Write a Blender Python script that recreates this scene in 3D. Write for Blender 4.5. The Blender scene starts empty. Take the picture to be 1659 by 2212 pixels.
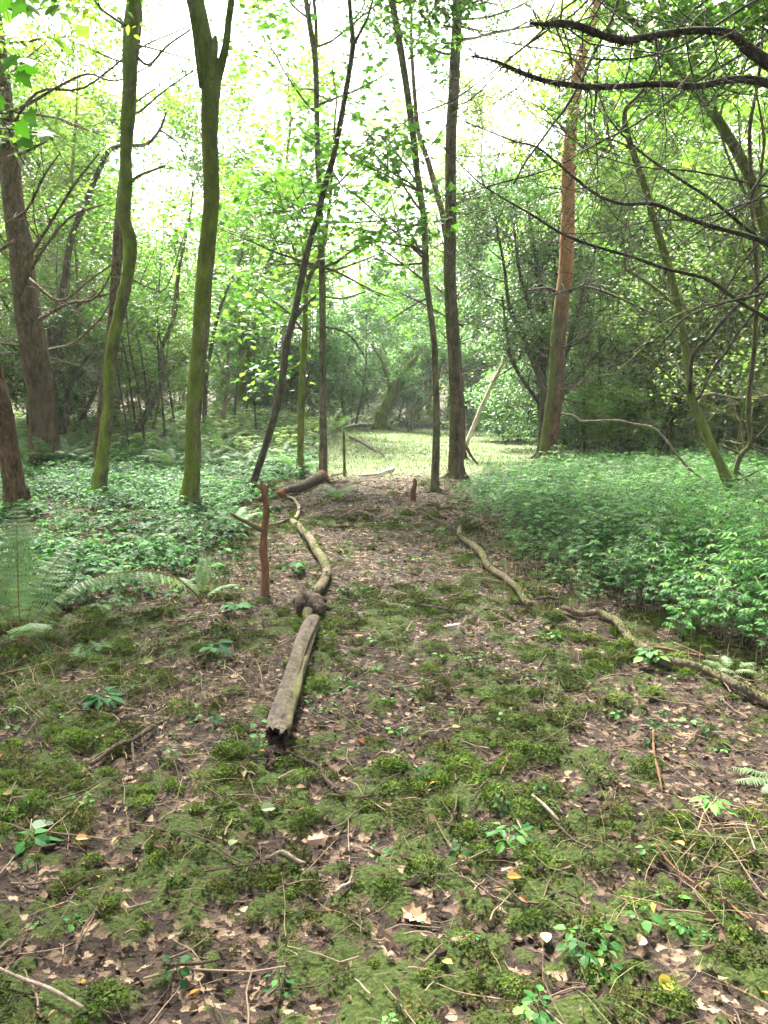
import bpy, math, random
import numpy as np
from mathutils import Vector, Matrix
RS = np.random.RandomState(11)
SC = bpy.context.scene
COL = SC.collection
pi = math.pi
# ------------------------------------------------------------------ camera geometry
CAM = np.array([0.0, 0.0, 1.6]); F = 1720.0
PITCH = math.atan((1106 - 840) / F)
def ray(px, py):
    u, v = (px - 829.5) / F, (1106 - py) / F
    c, s = math.cos(PITCH), math.sin(PITCH)
    return np.array([u, c + v * s, -s + v * c])

# ------------------------------------------------------------------ noise
def _h(ix, iy, seed):
    n = (ix.astype(np.int64) * 374761393 + iy.astype(np.int64) * 668265263 + seed * 974711) & 0xffffffff
    n = ((n ^ (n >> 13)) * 1274126177) & 0xffffffff
    return ((n ^ (n >> 16)) & 0xffff) / 65535.0
def vn(x, y, seed=0):
    x = np.asarray(x, float); y = np.asarray(y, float)
    ix = np.floor(x); iy = np.floor(y); fx = x - ix; fy = y - iy
    fx = fx * fx * (3 - 2 * fx); fy = fy * fy * (3 - 2 * fy)
    a = _h(ix, iy, seed); b = _h(ix + 1, iy, seed); c = _h(ix, iy + 1, seed); d = _h(ix + 1, iy + 1, seed)
    return (a + (b - a) * fx) * (1 - fy) + (c + (d - c) * fx) * fy
def fbm(x, y, seed=0, o=3):
    s = 0; a = .5; t = 0
    for k in range(o):
        s = s + a * vn(np.asarray(x) * 2 ** k + 17.3 * k, np.asarray(y) * 2 ** k - 9.1 * k, seed + k); t += a; a *= .5
    return s / t
def sstep(a, b, x):
    t = np.clip((np.asarray(x, float) - a) / (b - a), 0, 1); return t * t * (3 - 2 * t)

# ------------------------------------------------------------------ terrain height
def gh(x, y):
    x = np.asarray(x, float); y = np.asarray(y, float)
    z = 0.10 * (fbm(x * .35, y * .35, 3) - .5) * sstep(1, 6, y)
    z = z + 0.045 * (fbm(x * 1.7, y * 1.7, 5) - .5) + 0.03 * (fbm(x * 7, y * 7, 6, 2) - .5)
    z = z + 0.75 * np.exp(-((x + 6.0) / 3.6) ** 2 - ((y - 25.0) / 6.5) ** 2)
    z = z + 1.6 * sstep(38, 75, y) + 0.5 * sstep(9, 25, np.abs(x))
    return z
def gp(px, py):
    r = ray(px, py); t = 1.6 / max(-r[2], 1e-3)
    for _ in range(40):
        p = CAM + r * t; g = float(gh(p[0], p[1])); t2 = (g - CAM[2]) / r[2]; t = .5 * t + .5 * t2
    return CAM + r * t
def at(px, py, Y):
    r = ray(px, py); return CAM + r * (Y / r[1])
def pw(w, Y):            # a photo width at a distance, in metres
    return w * Y / (F * 1.0)

# ------------------------------------------------------------------ mesh builder
class MB:
    def __init__(s): s.V = []; s.L = []; s.S = []; s.M = []; s.R = []; s.n = 0
    def add(s, v, loops, sizes, mat=0, rnd=0.5):
        v = np.asarray(v, float).reshape(-1, 3)
        s.V.append(v); s.L.append(np.asarray(loops, np.int64) + s.n); s.S.append(np.asarray(sizes, np.int64))
        s.M.append(np.full(len(sizes), mat, np.int32) if np.isscalar(mat) else np.asarray(mat, np.int32))
        s.R.append(np.full(len(v), rnd, float) if np.isscalar(rnd) else np.asarray(rnd, float)); s.n += len(v)
    def tube(s, pts, rad, sides=8, sub=1, mat=0, rough=0.0, rnd=0.5, cap=True, seed=0, rel=7.0):
        P = np.asarray(pts, float); R = np.asarray(rad, float)
        if sub > 1 and len(P) > 2: P, R = smooth(P, R, sub)
        n = len(P)
        T = np.gradient(P, axis=0); T /= np.linalg.norm(T, axis=1)[:, None] + 1e-12
        a = np.array([1., 0, 0]) if abs(T[0][0]) < .8 else np.array([0, 1., 0])
        N = np.zeros((n, 3)); v = a - T[0] * a.dot(T[0]); v /= np.linalg.norm(v)
        for i in range(n):
            v = v - T[i] * v.dot(T[i]); v /= np.linalg.norm(v) + 1e-12; N[i] = v
        B = np.cross(T, N); th = np.linspace(0, 2 * pi, sides, endpoint=False)
        ln = np.concatenate([[0], np.cumsum(np.linalg.norm(np.diff(P, axis=0), axis=1))])
        rr = R[:, None] * np.ones(sides)[None]
        if rough:
            A, Bq = np.meshgrid(th, ln)
            k = fbm(np.cos(A) * 2.2 + seed, Bq * rel + np.sin(A) * 2.2, 31 + int(seed), 3) - .5
            rr = rr * (1 + rough * 2 * k)
        V = P[:, None, :] + rr[..., None] * (np.cos(th)[None, :, None] * N[:, None, :] + np.sin(th)[None, :, None] * B[:, None, :])
        V = V.reshape(-1, 3)
        i, j = np.meshgrid(np.arange(n - 1), np.arange(sides), indexing='ij'); j2 = (j + 1) % sides
        q = np.stack([i * sides + j, i * sides + j2, (i + 1) * sides + j2, (i + 1) * sides + j], -1).reshape(-1)
        S = np.full((n - 1) * sides, 4)
        if cap:
            V = np.vstack([V, P[0:1] - T[0:1] * R[0] * .3, P[-1:] + T[-1:] * R[-1] * .6]); c0, c1 = n * sides, n * sides + 1
            ks = np.arange(sides); k2 = (ks + 1) % sides
            t0 = np.stack([np.full(sides, c0), k2, ks], -1).reshape(-1); b = (n - 1) * sides
            t1 = np.stack([np.full(sides, c1), b + ks, b + k2], -1).reshape(-1)
            q = np.concatenate([q, t0, t1]); S = np.concatenate([S, np.full(2 * sides, 3)])
        s.add(V, q, S, mat, rnd)
    def leaves(s, T, pos, dirs, nrm, scale, mat=0, rnd=None):
        """many copies of template T=(verts(u,v,w), loops, sizes); v runs along dirs, w along nrm"""
        n = len(pos)
        if n == 0: return
        tv, tl, ts = T
        D = dirs / (np.linalg.norm(dirs, axis=1)[:, None] + 1e-9)
        X = np.cross(D, nrm); X /= np.linalg.norm(X, axis=1)[:, None] + 1e-9
        Nn = np.cross(X, D)
        sc = np.broadcast_to(np.asarray(scale, float), (n,))[:, None, None]
        V = pos[:, None, :] + sc * (tv[None, :, 0:1] * X[:, None] + tv[None, :, 1:2] * D[:, None] + tv[None, :, 2:3] * Nn[:, None])
        m = len(tv)
        L = (tl[None, :] + (np.arange(n) * m)[:, None]).reshape(-1)
        S = np.tile(ts, n)
        r = RS.rand(n) if rnd is None else np.broadcast_to(rnd, (n,))
        s.add(V.reshape(-1, 3), L, S, mat, np.repeat(r, m))
    def mesh(s, name, mats, smooth_=True):
        me = bpy.data.meshes.new(name)
        V = np.concatenate(s.V); L = np.concatenate(s.L); S = np.concatenate(s.S); M = np.concatenate(s.M); R = np.concatenate(s.R)
        me.vertices.add(len(V)); me.vertices.foreach_set('co', V.astype(np.float32).ravel())
        me.loops.add(len(L)); me.loops.foreach_set('vertex_index', L.astype(np.int32))
        me.polygons.add(len(S)); st = np.concatenate([[0], np.cumsum(S)[:-1]]).astype(np.int32)
        me.polygons.foreach_set('loop_start', st)
        me.polygons.foreach_set('material_index', M)
        me.polygons.foreach_set('use_smooth', np.full(len(S), smooth_))
        at_ = me.attributes.new('rnd', 'FLOAT', 'POINT'); at_.data.foreach_set('value', R.astype(np.float32))
        for m in (mats if isinstance(mats, (list, tuple)) else [mats]): me.materials.append(m)
        me.update(calc_edges=True); me.validate()
        return me
    def build(s, name, mats, parent=None, smooth_=True, link=True):
        o = bpy.data.objects.new(name, s.mesh(name, mats, smooth_))
        if link: COL.objects.link(o)
        if parent is not None:
            o.parent = parent; o.matrix_parent_inverse = Matrix.Translation(-Vector(parent.location))
        return o
def smooth(P, R, sub):
    n = len(P); ts = np.linspace(0, n - 1, (n - 1) * sub + 1)
    E = np.vstack([2 * P[0] - P[1], P, 2 * P[-1] - P[-2]]); out = []
    for t in ts:
        i = min(int(t), n - 2); u = t - i; p0, p1, p2, p3 = E[i], E[i + 1], E[i + 2], E[i + 3]
        out.append(.5 * ((2 * p1) + (p2 - p0) * u + (2 * p0 - 5 * p1 + 4 * p2 - p3) * u * u + (3 * p1 - p0 - 3 * p2 + p3) * u ** 3))
    return np.array(out), np.interp(ts, np.arange(n), R)
def tag(o, label=None, cat=None, group=None, kind=None):
    if label: o['label'] = label
    if cat: o['category'] = cat
    if group: o['group'] = group
    if kind: o['kind'] = kind
    return o
def empty(name, loc, label, cat, group=None):
    o = bpy.data.objects.new(name, None); COL.objects.link(o); o.location = tuple(loc); o.empty_display_size = .2
    return tag(o, label, cat, group)

# ------------------------------------------------------------------ leaf templates (u across, v along, w up)
def tmpl(vs, fs):
    return (np.array(vs, float), np.array([i for f in fs for i in f]), np.array([len(f) for f in fs]))
def leaf_t(w=.5, fold=.12, droop=.2, n=3):
    """pointed oval leaf with a folded midrib, length 1"""
    vs = []; fs = []
    for k in range(n + 1):
        t = k / n; vs.append((0, t, -droop * t * t))
    L0 = len(vs)
    for sgn in (-1, 1):
        for k in range(1, n):
            t = k / n; ww = w * .5 * math.sin(pi * t ** .8) ** .8
            vs.append((sgn * ww, t - .03, -droop * t * t + fold * ww * 2))
    for si in range(2):
        b = L0 + si * (n - 1)
        tri0 = (0, b, 1) if si else (0, 1, b); fs.append(tri0)
        for k in range(1, n - 1):
            q = (k, b + k - 1, b + k, k + 1); fs.append(q if si else q[::-1])
        q = (n - 1, b + n - 2, n); fs.append(q if si else q[::-1])
    return tmpl(vs, fs)
def lobed_t(curl=.15):
    """five-lobed maple-like leaf"""
    out = [(0, 0), (.16, .10), (.42, .02), (.33, .22), (.56, .42), (.27, .50), (.22, .68), (0, 1.0)]
    vs = [(0, .25, .03)]
    full = out + [(-a, b) for a, b in out[::-1][1:-1]]
    for a, b in full: vs.append((a, b, -curl * (a * a * 1.6 + (b - .25) ** 2)))
    n = len(full); fs = [(0, 1 + (k + 1) % n, 1 + k) for k in range(n)]
    return tmpl(vs, [f[::-1] for f in fs])
def oak_t(curl=.3, sgn=1):
    out = [(0, 0), (.10, .12), (.06, .2), (.22, .3), (.12, .4), (.29, .52), (.17, .62), (.26, .76), (.12, .84), (0, 1.)]
    full = out + [(-a, b) for a, b in out[::-1][1:-1]]
    vs = [(0, .2, 0), (0, .5, -.02), (0, .8, 0)]; n = len(full)
    for a, b in full: vs.append((a, b, curl * (abs(a) * 1.1) * sgn + curl * .5 * (b - .5) ** 2 + .05 * math.sin(9 * b + 5 * a)))
    fs = []
    for k in range(n):
        b = (full[k][1] + full[(k + 1) % n][1]) / 2; c = 0 if b < .35 else (1 if b < .65 else 2)
        fs.append((c, 3 + (k + 1) % n, 3 + k))
    # fill between the centres
    ks = {}
    for k in range(n):
        b0 = full[k][1]; 
    for k in range(n):
        def cc(k):
            b = (full[k % n][1] + full[(k + 1) % n][1]) / 2; return 0 if b < .35 else (1 if b < .65 else 2)
        if cc(k) != cc(k + 1): fs.append((cc(k), cc(k + 1), 3 + (k + 1) % n))
    return tmpl(vs, fs)
def quad_t(w=.55, droop=.2):
    return tmpl([(0, 0, 0), (w * .5, .5, .05), (0, 1, -droop), (-w * .5, .5, .05)], [(0, 1, 2, 3)])
def pinna_t(teeth=7, w=.21):
    """narrow fern pinna with toothed edges"""
    vs = []; fs = []
    for k in range(teeth + 1):
        t = k / teeth; vs.append((0, t, -.12 * t * t))
    for sgn in (-1, 1):
        for k in range(teeth):
            t = (k + .1) / teeth; ww = w * (1 - t) ** .75 * (.8 if k == 0 else 1)
            b = len(vs); vs += [(sgn * ww, t + .5 / teeth, -.12 * t * t - .05), (sgn * ww * .35, t + .98 / teeth, -.12 * t * t)]
            f1 = (k, b, b + 1, k + 1); fs.append(f1 if sgn > 0 else f1[::-1])
    return tmpl(vs, fs)
LEAF = leaf_t(); LEAF_W = leaf_t(.75, .1, .15); LEAF_N = leaf_t(.32, .15, .3); LOBED = lobed_t(); QUAD = quad_t(); QUADW = quad_t(.8, .1)
OAKS = [oak_t(.35, 1), oak_t(.5, -1), oak_t(.15, 1)]
DRY = [leaf_t(.6, .5, .2), leaf_t(.6, -.3, -.3), leaf_t(.7, .15, .5), leaf_t(.65, .25, -.1)]
PINNA = pinna_t()
def rdir(n, rs=RS):
    v = rs.normal(size=(n, 3)); return v / np.linalg.norm(v, axis=1)[:, None]
def hdir(n, tilt=.3, rs=RS):
    a = rs.rand(n) * 2 * pi; v = np.stack([np.cos(a), np.sin(a), rs.normal(size=n) * tilt], -1); return v / np.linalg.norm(v, axis=1)[:, None]
def updir(n, spread=.4, rs=RS):
    v = rs.normal(size=(n, 3)) * spread + np.array([0, 0, 1.]); return v / np.linalg.norm(v, axis=1)[:, None]

# ------------------------------------------------------------------ materials
def newmat(name):
    m = bpy.data.materials.new(name); m.use_nodes = True; nt = m.node_tree; nt.nodes.clear()
    return m, nt.nodes, nt.links
def N(ns, t, **kw):
    n = ns.new(t)
    for k, v in kw.items(): setattr(n, k, v)
    return n
def ramp(ns, stops, interp='LINEAR'):
    r = ns.new('ShaderNodeValToRGB'); r.color_ramp.interpolation = interp; e = r.color_ramp.elements
    while len(e) < len(stops): e.new(.5)
    for q, (p, c) in zip(e, stops): q.position = p; q.color = (*c, 1)
    return r
def leafmat(name, stops, trans=.42, rough=.5, spec=.35, tcol=(1.05, 1.2, .5), bump=0, var=.35):
    m, ns, ln = newmat(name)
    a = N(ns, 'ShaderNodeAttribute', attribute_name='rnd'); oi = ns.new('ShaderNodeObjectInfo')
    ad = N(ns, 'ShaderNodeMath', operation='MULTIPLY_ADD'); ln.new(oi.outputs['Random'], ad.inputs[0]); ad.inputs[1].default_value = .25
    sb = N(ns, 'ShaderNodeMath', operation='SUBTRACT'); ln.new(a.outputs['Fac'], sb.inputs[0]); sb.inputs[1].default_value = .125
    ln.new(sb.outputs[0], ad.inputs[2]); r = ramp(ns, stops); ln.new(ad.outputs[0], r.inputs[0])
    ge = ns.new('ShaderNodeNewGeometry'); nz = N(ns, 'ShaderNodeTexNoise'); nz.inputs['Scale'].default_value = .9; ln.new(ge.outputs['Position'], nz.inputs['Vector'])
    mr = N(ns, 'ShaderNodeMapRange'); mr.inputs[1].default_value = .3; mr.inputs[2].default_value = .7; mr.inputs[3].default_value = 1 - var; mr.inputs[4].default_value = 1 + var
    ln.new(nz.outputs['Fac'], mr.inputs[0])
    mu = N(ns, 'ShaderNodeVectorMath', operation='SCALE'); ln.new(r.outputs[0], mu.inputs[0]); ln.new(mr.outputs[0], mu.inputs['Scale'])
    p = ns.new('ShaderNodeBsdfPrincipled'); ln.new(mu.outputs[0], p.inputs['Base Color']); p.inputs['Roughness'].default_value = rough; p.inputs['Specular IOR Level'].default_value = spec
    out = ns.new('ShaderNodeOutputMaterial')
    if trans > 0:
        t = ns.new('ShaderNodeBsdfTranslucent'); mt = N(ns, 'ShaderNodeVectorMath', operation='MULTIPLY'); ln.new(mu.outputs[0], mt.inputs[0]); mt.inputs[1].default_value = tcol
        ln.new(mt.outputs[0], t.inputs['Color']); mx = ns.new('ShaderNodeMixShader'); mx.inputs[0].default_value = trans
        ln.new(p.outputs[0], mx.inputs[1]); ln.new(t.outputs[0], mx.inputs[2]); ln.new(mx.outputs[0], out.inputs[0])
    else: ln.new(p.outputs[0], out.inputs[0])
    return m
def barkmat(name, dark, light, moss=None, mossamt=.5, mside=(0, 0, 0), scale=1.0, bump=.6, top=None, top_z=(5, 6), low=None, low_z=(1, 2)):
    """bark in stretched noise with optional moss (by noise and side) and a second colour above a height"""
    m, ns, ln = newmat(name)
    ge = ns.new('ShaderNodeNewGeometry')
    mp = ns.new('ShaderNodeMapping'); mp.inputs['Scale'].default_value = (22 * scale, 22 * scale, 7.5 * scale); ln.new(ge.outputs['Position'], mp.inputs[0])
    n1 = N(ns, 'ShaderNodeTexNoise'); n1.inputs['Scale'].default_value = 1.5; n1.inputs['Detail'].default_value = 9; n1.inputs['Roughness'].default_value = .72; ln.new(mp.outputs[0], n1.inputs[0])
    vo = N(ns, 'ShaderNodeTexVoronoi', feature='DISTANCE_TO_EDGE'); vo.inputs['Scale'].default_value = 1.2; ln.new(mp.outputs[0], vo.inputs[0])
    r = ramp(ns, [(.3, dark), (.55, tuple((a + b) / 2 for a, b in zip(dark, light))), (.72, light)]); n4 = N(ns, 'ShaderNodeTexNoise'); n4.inputs['Scale'].default_value = 1.0; n4.inputs['Detail'].default_value = 5; n4.inputs['Roughness'].default_value = .7
    mp4 = ns.new('ShaderNodeMapping'); mp4.inputs['Scale'].default_value = (9, 9, 3.5); ln.new(ge.outputs['Position'], mp4.inputs[0]); ln.new(mp4.outputs[0], n4.inputs[0])
    ad4 = N(ns, 'ShaderNodeMath', operation='MULTIPLY_ADD'); ln.new(n4.outputs['Fac'], ad4.inputs[0]); ad4.inputs[1].default_value = .9; ad4.inputs[2].default_value = -.45
    ad5 = N(ns, 'ShaderNodeMath', operation='ADD'); ln.new(n1.outputs['Fac'], ad5.inputs[0]); ln.new(ad4.outputs[0], ad5.inputs[1]); ln.new(ad5.outputs[0], r.inputs[0])
    cur = r.outputs[0]
    sep = ns.new('ShaderNodeSeparateXYZ'); ln.new(ge.outputs['Position'], sep.inputs[0])
    n2 = N(ns, 'ShaderNodeTexNoise'); n2.inputs['Scale'].default_value = 2.6; n2.inputs['Detail'].default_value = 7; n2.inputs['Roughness'].default_value = .68; ln.new(ge.outputs['Position'], n2.inputs[0])
    def zmix(cur, col, z0, z1):
        a = N(ns, 'ShaderNodeMath', operation='MULTIPLY_ADD'); ln.new(n2.outputs['Fac'], a.inputs[0]); a.inputs[1].default_value = abs(z1 - z0) * 1.2; ln.new(sep.outputs['Z'], a.inputs[2])
        mr = N(ns, 'ShaderNodeMapRange'); mr.inputs[1].default_value = z0 + abs(z1 - z0) * .6; mr.inputs[2].default_value = z1 + abs(z1 - z0) * .6; ln.new(a.outputs[0], mr.inputs[0])
        mx = N(ns, 'ShaderNodeMix', data_type='RGBA'); ln.new(mr.outputs[0], mx.inputs[0]); ln.new(cur, mx.inputs[6])
        vr = N(ns, 'ShaderNodeVectorMath', operation='SCALE'); cr = ns.new('ShaderNodeRGB'); cr.outputs[0].default_value = (*col, 1)
        m2 = N(ns, 'ShaderNodeMapRange'); m2.inputs[1].default_value = .3; m2.inputs[2].default_value = .7; m2.inputs[3].default_value = .55; m2.inputs[4].default_value = 1.3; ln.new(n1.outputs['Fac'], m2.inputs[0])
        ln.new(cr.outputs[0], vr.inputs[0]); ln.new(m2.outputs[0], vr.inputs['Scale']); ln.new(vr.outputs[0], mx.inputs[7]); return mx.outputs[2]
    if moss:
        sc = N(ns, 'ShaderNodeVectorMath', operation='DOT_PRODUCT'); ln.new(ge.outputs['Normal'], sc.inputs[0]); sc.inputs[1].default_value = mside
        n3 = N(ns, 'ShaderNodeTexNoise'); n3.inputs['Scale'].default_value = 60; n3.inputs['Detail'].default_value = 3; ln.new(ge.outputs['Position'], n3.inputs[0])
        a1 = N(ns, 'ShaderNodeMath', operation='ADD'); ln.new(n2.outputs['Fac'], a1.inputs[0]); ln.new(sc.outputs['Value'], a1.inputs[1])
        a2 = N(ns, 'ShaderNodeMath', operation='MULTIPLY_ADD'); ln.new(n3.outputs['Fac'], a2.inputs[0]); a2.inputs[1].default_value = .25; ln.new(a1.outputs[0], a2.inputs[2])
        mr = N(ns, 'ShaderNodeMapRange'); lo = .85 - mossamt * .6; mr.inputs[1].default_value = lo; mr.inputs[2].default_value = lo + .22; ln.new(a2.outputs[0], mr.inputs[0])
        mc = ramp(ns, [(.30, tuple(c * .35 for c in moss)), (.5, tuple(c * .8 for c in moss)), (.68, tuple(c * 1.45 for c in moss))]); mc_ = N(ns, 'ShaderNodeMath', operation='MULTIPLY_ADD'); ln.new(n3.outputs['Fac'], mc_.inputs[0]); mc_.inputs[1].default_value = .35; mc_2 = N(ns, 'ShaderNodeMath', operation='MULTIPLY'); ln.new(n4.outputs['Fac'], mc_2.inputs[0]); mc_2.inputs[1].default_value = .65; ln.new(mc_2.outputs[0], mc_.inputs[2]); ln.new(mc_.outputs[0], mc.inputs[0])
        mx = N(ns, 'ShaderNodeMix', data_type='RGBA'); ln.new(mr.outputs[0], mx.inputs[0]); ln.new(cur, mx.inputs[6]); ln.new(mc.outputs[0], mx.inputs[7]); cur = mx.outputs[2]
    if top: cur = zmix(cur, top, *top_z)
    p = ns.new('ShaderNodeBsdfPrincipled'); ln.new(cur, p.inputs['Base Color']); p.inputs['Roughness'].default_value = .88; p.inputs['Specular IOR Level'].default_value = .2
    bm = N(ns, 'ShaderNodeMath', operation='MULTIPLY_ADD'); ln.new(n1.outputs['Fac'], bm.inputs[0]); bm.inputs[1].default_value = 1.0; ln.new(vo.outputs[0], bm.inputs[2])
    b = ns.new('ShaderNodeBump'); b.inputs['Strength'].default_value = bump; b.inputs['Distance'].default_value = .02; ln.new(bm.outputs[0], b.inputs['Height']); ln.new(b.outputs[0], p.inputs['Normal'])
    out = ns.new('ShaderNodeOutputMaterial'); ln.new(p.outputs[0], out.inputs[0]); return m
def flatmat(name, stops, rough=.85, spec=.2): return leafmat(name, stops, trans=0, rough=rough, spec=spec)

MOSS = (.085, .105, .015)
M = {}
M['bark_moss'] = barkmat('mossy bark', (.022, .019, .013), (.19, .16, .10), (.125, .16, .02), .76, (-.16, 0, 0))
M['bark_grey'] = barkmat('grey green bark', (.028, .025, .018), (.20, .17, .12), MOSS, .32, (-.15, 0, 0))
M['bark_dark'] = barkmat('dark bark', (.014, .011, .009), (.11, .09, .066), MOSS, .18, (0, 0, .1))
M['bark_fir'] = barkmat('red brown conifer bark', (.014, .009, .007), (.19, .115, .072), MOSS, .24, (-.1, 0, 0), scale=1.0, bump=1)
M['bark_larch'] = barkmat('grey brown conifer bark', (.020, .015, .012), (.19, .135, .10), MOSS, .18, (-.3, 0, 0), scale=.8, bump=.9)
M['bark_pine'] = barkmat('orange pine bark', (.04, .022, .015), (.20, .115, .075), MOSS, .30, (-.35, 0, 0), scale=.7, bump=.9, top=(.36, .155, .08), top_z=(2.7, 4.2))
M['bark_lime'] = barkmat('green algae bark', (.04, .045, .02), (.16, .17, .075), (.13, .155, .03), .68, (-.1, 0, .1))
M['dead_wood'] = barkmat('bare dead wood', (.10, .075, .055), (.36, .29, .22), MOSS, .1, (0, 0, .1), scale=1.4)
M['dead_red'] = barkmat('reddish dead stake wood', (.07, .032, .02), (.25, .125, .07), MOSS, .2, (0, 0, 0), scale=1.4)
M['log_grey'] = barkmat('weathered log', (.03, .023, .019), (.15, .118, .09), (.09, .08, .03), .25, (.2, 0, .0), scale=1.0, bump=.8)
M['log_moss'] = barkmat('mossy fallen branch', (.05, .038, .028), (.17, .125, .085), (.085, .095, .022), .34, (0, 0, .12), scale=1.2)
M['log_dark'] = barkmat('rotten dark log', (.03, .02, .016), (.12, .085, .065), MOSS, .2, (0, 0, .1), bump=1)
M['red_rot'] = barkmat('red rotten wood', (.10, .03, .015), (.36, .12, .045), bump=1)
M['dark_rot'] = barkmat('crumbly dark rot', (.008, .006, .005), (.07, .036, .026), scale=2, bump=1.2)
M['pale_birch'] = barkmat('pale peeled birch', (.30, .24, .19), (.66, .58, .48), scale=.6)
M['near_branch'] = barkmat('near dark branch', (.018, .014, .012), (.075, .062, .05), MOSS, .27, (0, 0, .22), scale=1.6)
M['twig'] = flatmat('twigs', [(0, (.03, .022, .018)), (.5, (.09, .062, .045)), (1, (.26, .19, .13))])
M['lf_bright'] = leafmat('bright maple leaves', [(0, (.055, .15, .025)), (.6, (.10, .23, .04)), (1, (.18, .32, .065))], .5, tcol=(.95, 1.1, .5))
M['lf_mid'] = leafmat('mid green leaves', [(0, (.07, .15, .03)), (.6, (.13, .24, .05)), (1, (.21, .33, .08))], .5)
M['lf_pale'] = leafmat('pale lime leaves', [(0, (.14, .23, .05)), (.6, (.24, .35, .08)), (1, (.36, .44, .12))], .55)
M['lf_dark'] = leafmat('dark ivy leaves', [(0, (.03, .07, .018)), (.6, (.06, .13, .03)), (1, (.11, .20, .055))], .4, rough=.4)
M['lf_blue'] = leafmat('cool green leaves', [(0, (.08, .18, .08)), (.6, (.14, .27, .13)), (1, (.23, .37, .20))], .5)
M['lf_grey'] = leafmat('dry brownish thicket leaves', [(0, (.06, .11, .04)), (.6, (.12, .20, .07)), (1, (.23, .29, .13))], .45)
M['herb'] = leafmat('woodland herb leaves', [(0, (.018, .085, .016)), (.6, (.050, .175, .036)), (1, (.13, .29, .055))], .36, rough=.55, spec=.2, tcol=(1.1, 1.3, .6))
M['bramble'] = leafmat('bramble leaves', [(0, (.014, .060, .018)), (.6, (.034, .12, .034)), (1, (.075, .20, .055))], .35, rough=.6, spec=.15)
M['fern'] = leafmat('fern fronds', [(0, (.055, .12, .045)), (.6, (.11, .20, .09)), (1, (.18, .28, .15))], .35, rough=.5)
M['fern_pale'] = leafmat('pale fern fronds', [(0, (.11, .19, .08)), (.6, (.19, .29, .14)), (1, (.27, .37, .20))], .4)
M['fern_stalk'] = flatmat('fern stalks', [(0, (.12, .06, .03)), (1, (.22, .13, .05))])
M['stem'] = leafmat('herb stems', [(0, (.05, .09, .03)), (1, (.12, .13, .05))], 0)
M['moss'] = leafmat('moss fronds', [(0, (.014, .036, .004)), (.5, (.050, .092, .009)), (1, (.115, .165, .018))], .22, rough=.7, spec=.15, tcol=(1.1, 1.1, .4), var=.45)
M['moss_dull'] = leafmat('dull moss fronds', [(0, (.018, .026, .006)), (.55, (.045, .056, .012)), (1, (.095, .092, .024))], .2, rough=.8, spec=.1, var=.4)
M['litter'] = leafmat('dry fallen leaves', [(0, (.018, .011, .008)), (.35, (.045, .028, .018)), (.62, (.075, .048, .032)), (.84, (.125, .088, .055)), (.925, (.25, .18, .11)), (.93, (.34, .13, .035)), (.955, (.34, .25, .04)), (.975, (.38, .35, .18)), (1, (.12, .17, .05))], .1, rough=.8, spec=.1, tcol=(1.2, 1, .7), var=.3)
M['straw'] = flatmat('dry grass stalks', [(0, (.08, .06, .028)), (.5, (.17, .13, .065)), (1, (.34, .27, .15))])
M['grass'] = leafmat('short woodland grass', [(0, (.025, .06, .01)), (.6, (.05, .10, .016)), (1, (.12, .15, .04))], .35, rough=.6)
M['clear'] = leafmat('clearing grass', [(0, (.06, .11, .04)), (.6, (.12, .18, .08)), (1, (.24, .26, .16))], .35, rough=.6)
M['lf_near'] = leafmat('near maple leaves', [(0, (.04, .13, .012)), (1, (.08, .20, .02))], .45, tcol=(.9, 1.2, .4))
# ------------------------------------------------------------------ branching
def nrm(v): return v / (np.linalg.norm(v) + 1e-12)
def grow(mb, p, d, L, r, depth, rs, tips, up=.05, wig=.16, kids=4, ang=.8, sides=5, seg=None, mat=0, spread=.58, rend=.25, k0=.25, flat=0.0):
    n = max(4, min(9, int(L / (seg or max(L / 6, .12))))); pts = [np.array(p, float)]; d = nrm(np.array(d, float)); ds = [d]
    for i in range(n):
        d = nrm(d + rs.normal(size=3) * wig * np.array([1, 1, .8 if not flat else .8 - flat * .6]) + np.array([0, 0, up])); pts.append(pts[-1] + d * L / n); ds.append(d)
    rad = np.linspace(r, max(r * rend, .0015), n + 1)
    mb.tube(pts, rad, sides=sides if r > .012 else 4 if r > .005 else 3, cap=False, mat=mat, rough=.1 if r > .015 else 0, seed=rs.randint(50), rnd=rs.rand())
    if depth <= 0:
        for k in range(1, n + 1): tips.append((pts[k], ds[k]))
        return pts
    for k in range(kids):
        t = k0 + (1 - k0) * (k + rs.rand() * .8) / kids; i = min(int(t * n), n - 1); u = t * n - i
        q = pts[i] * (1 - u) + pts[i + 1] * u; dd = ds[i]
        a = rs.normal(size=3); a[2] *= (1 - flat); a = nrm(a - dd * a.dot(dd)); an = ang * (.7 + .6 * rs.rand())
        nd = dd * math.cos(an) + a * math.sin(an)
        grow(mb, q, nd, L * spread * (1.15 - .5 * t) * (.8 + .4 * rs.rand()), max(rad[i] * .55, .002), depth - 1, rs, tips, up, wig, kids, ang, sides, None, mat, spread, rend, k0, flat)
    if depth == 1: tips.append((pts[-1], ds[-1]))
    return pts
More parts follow.
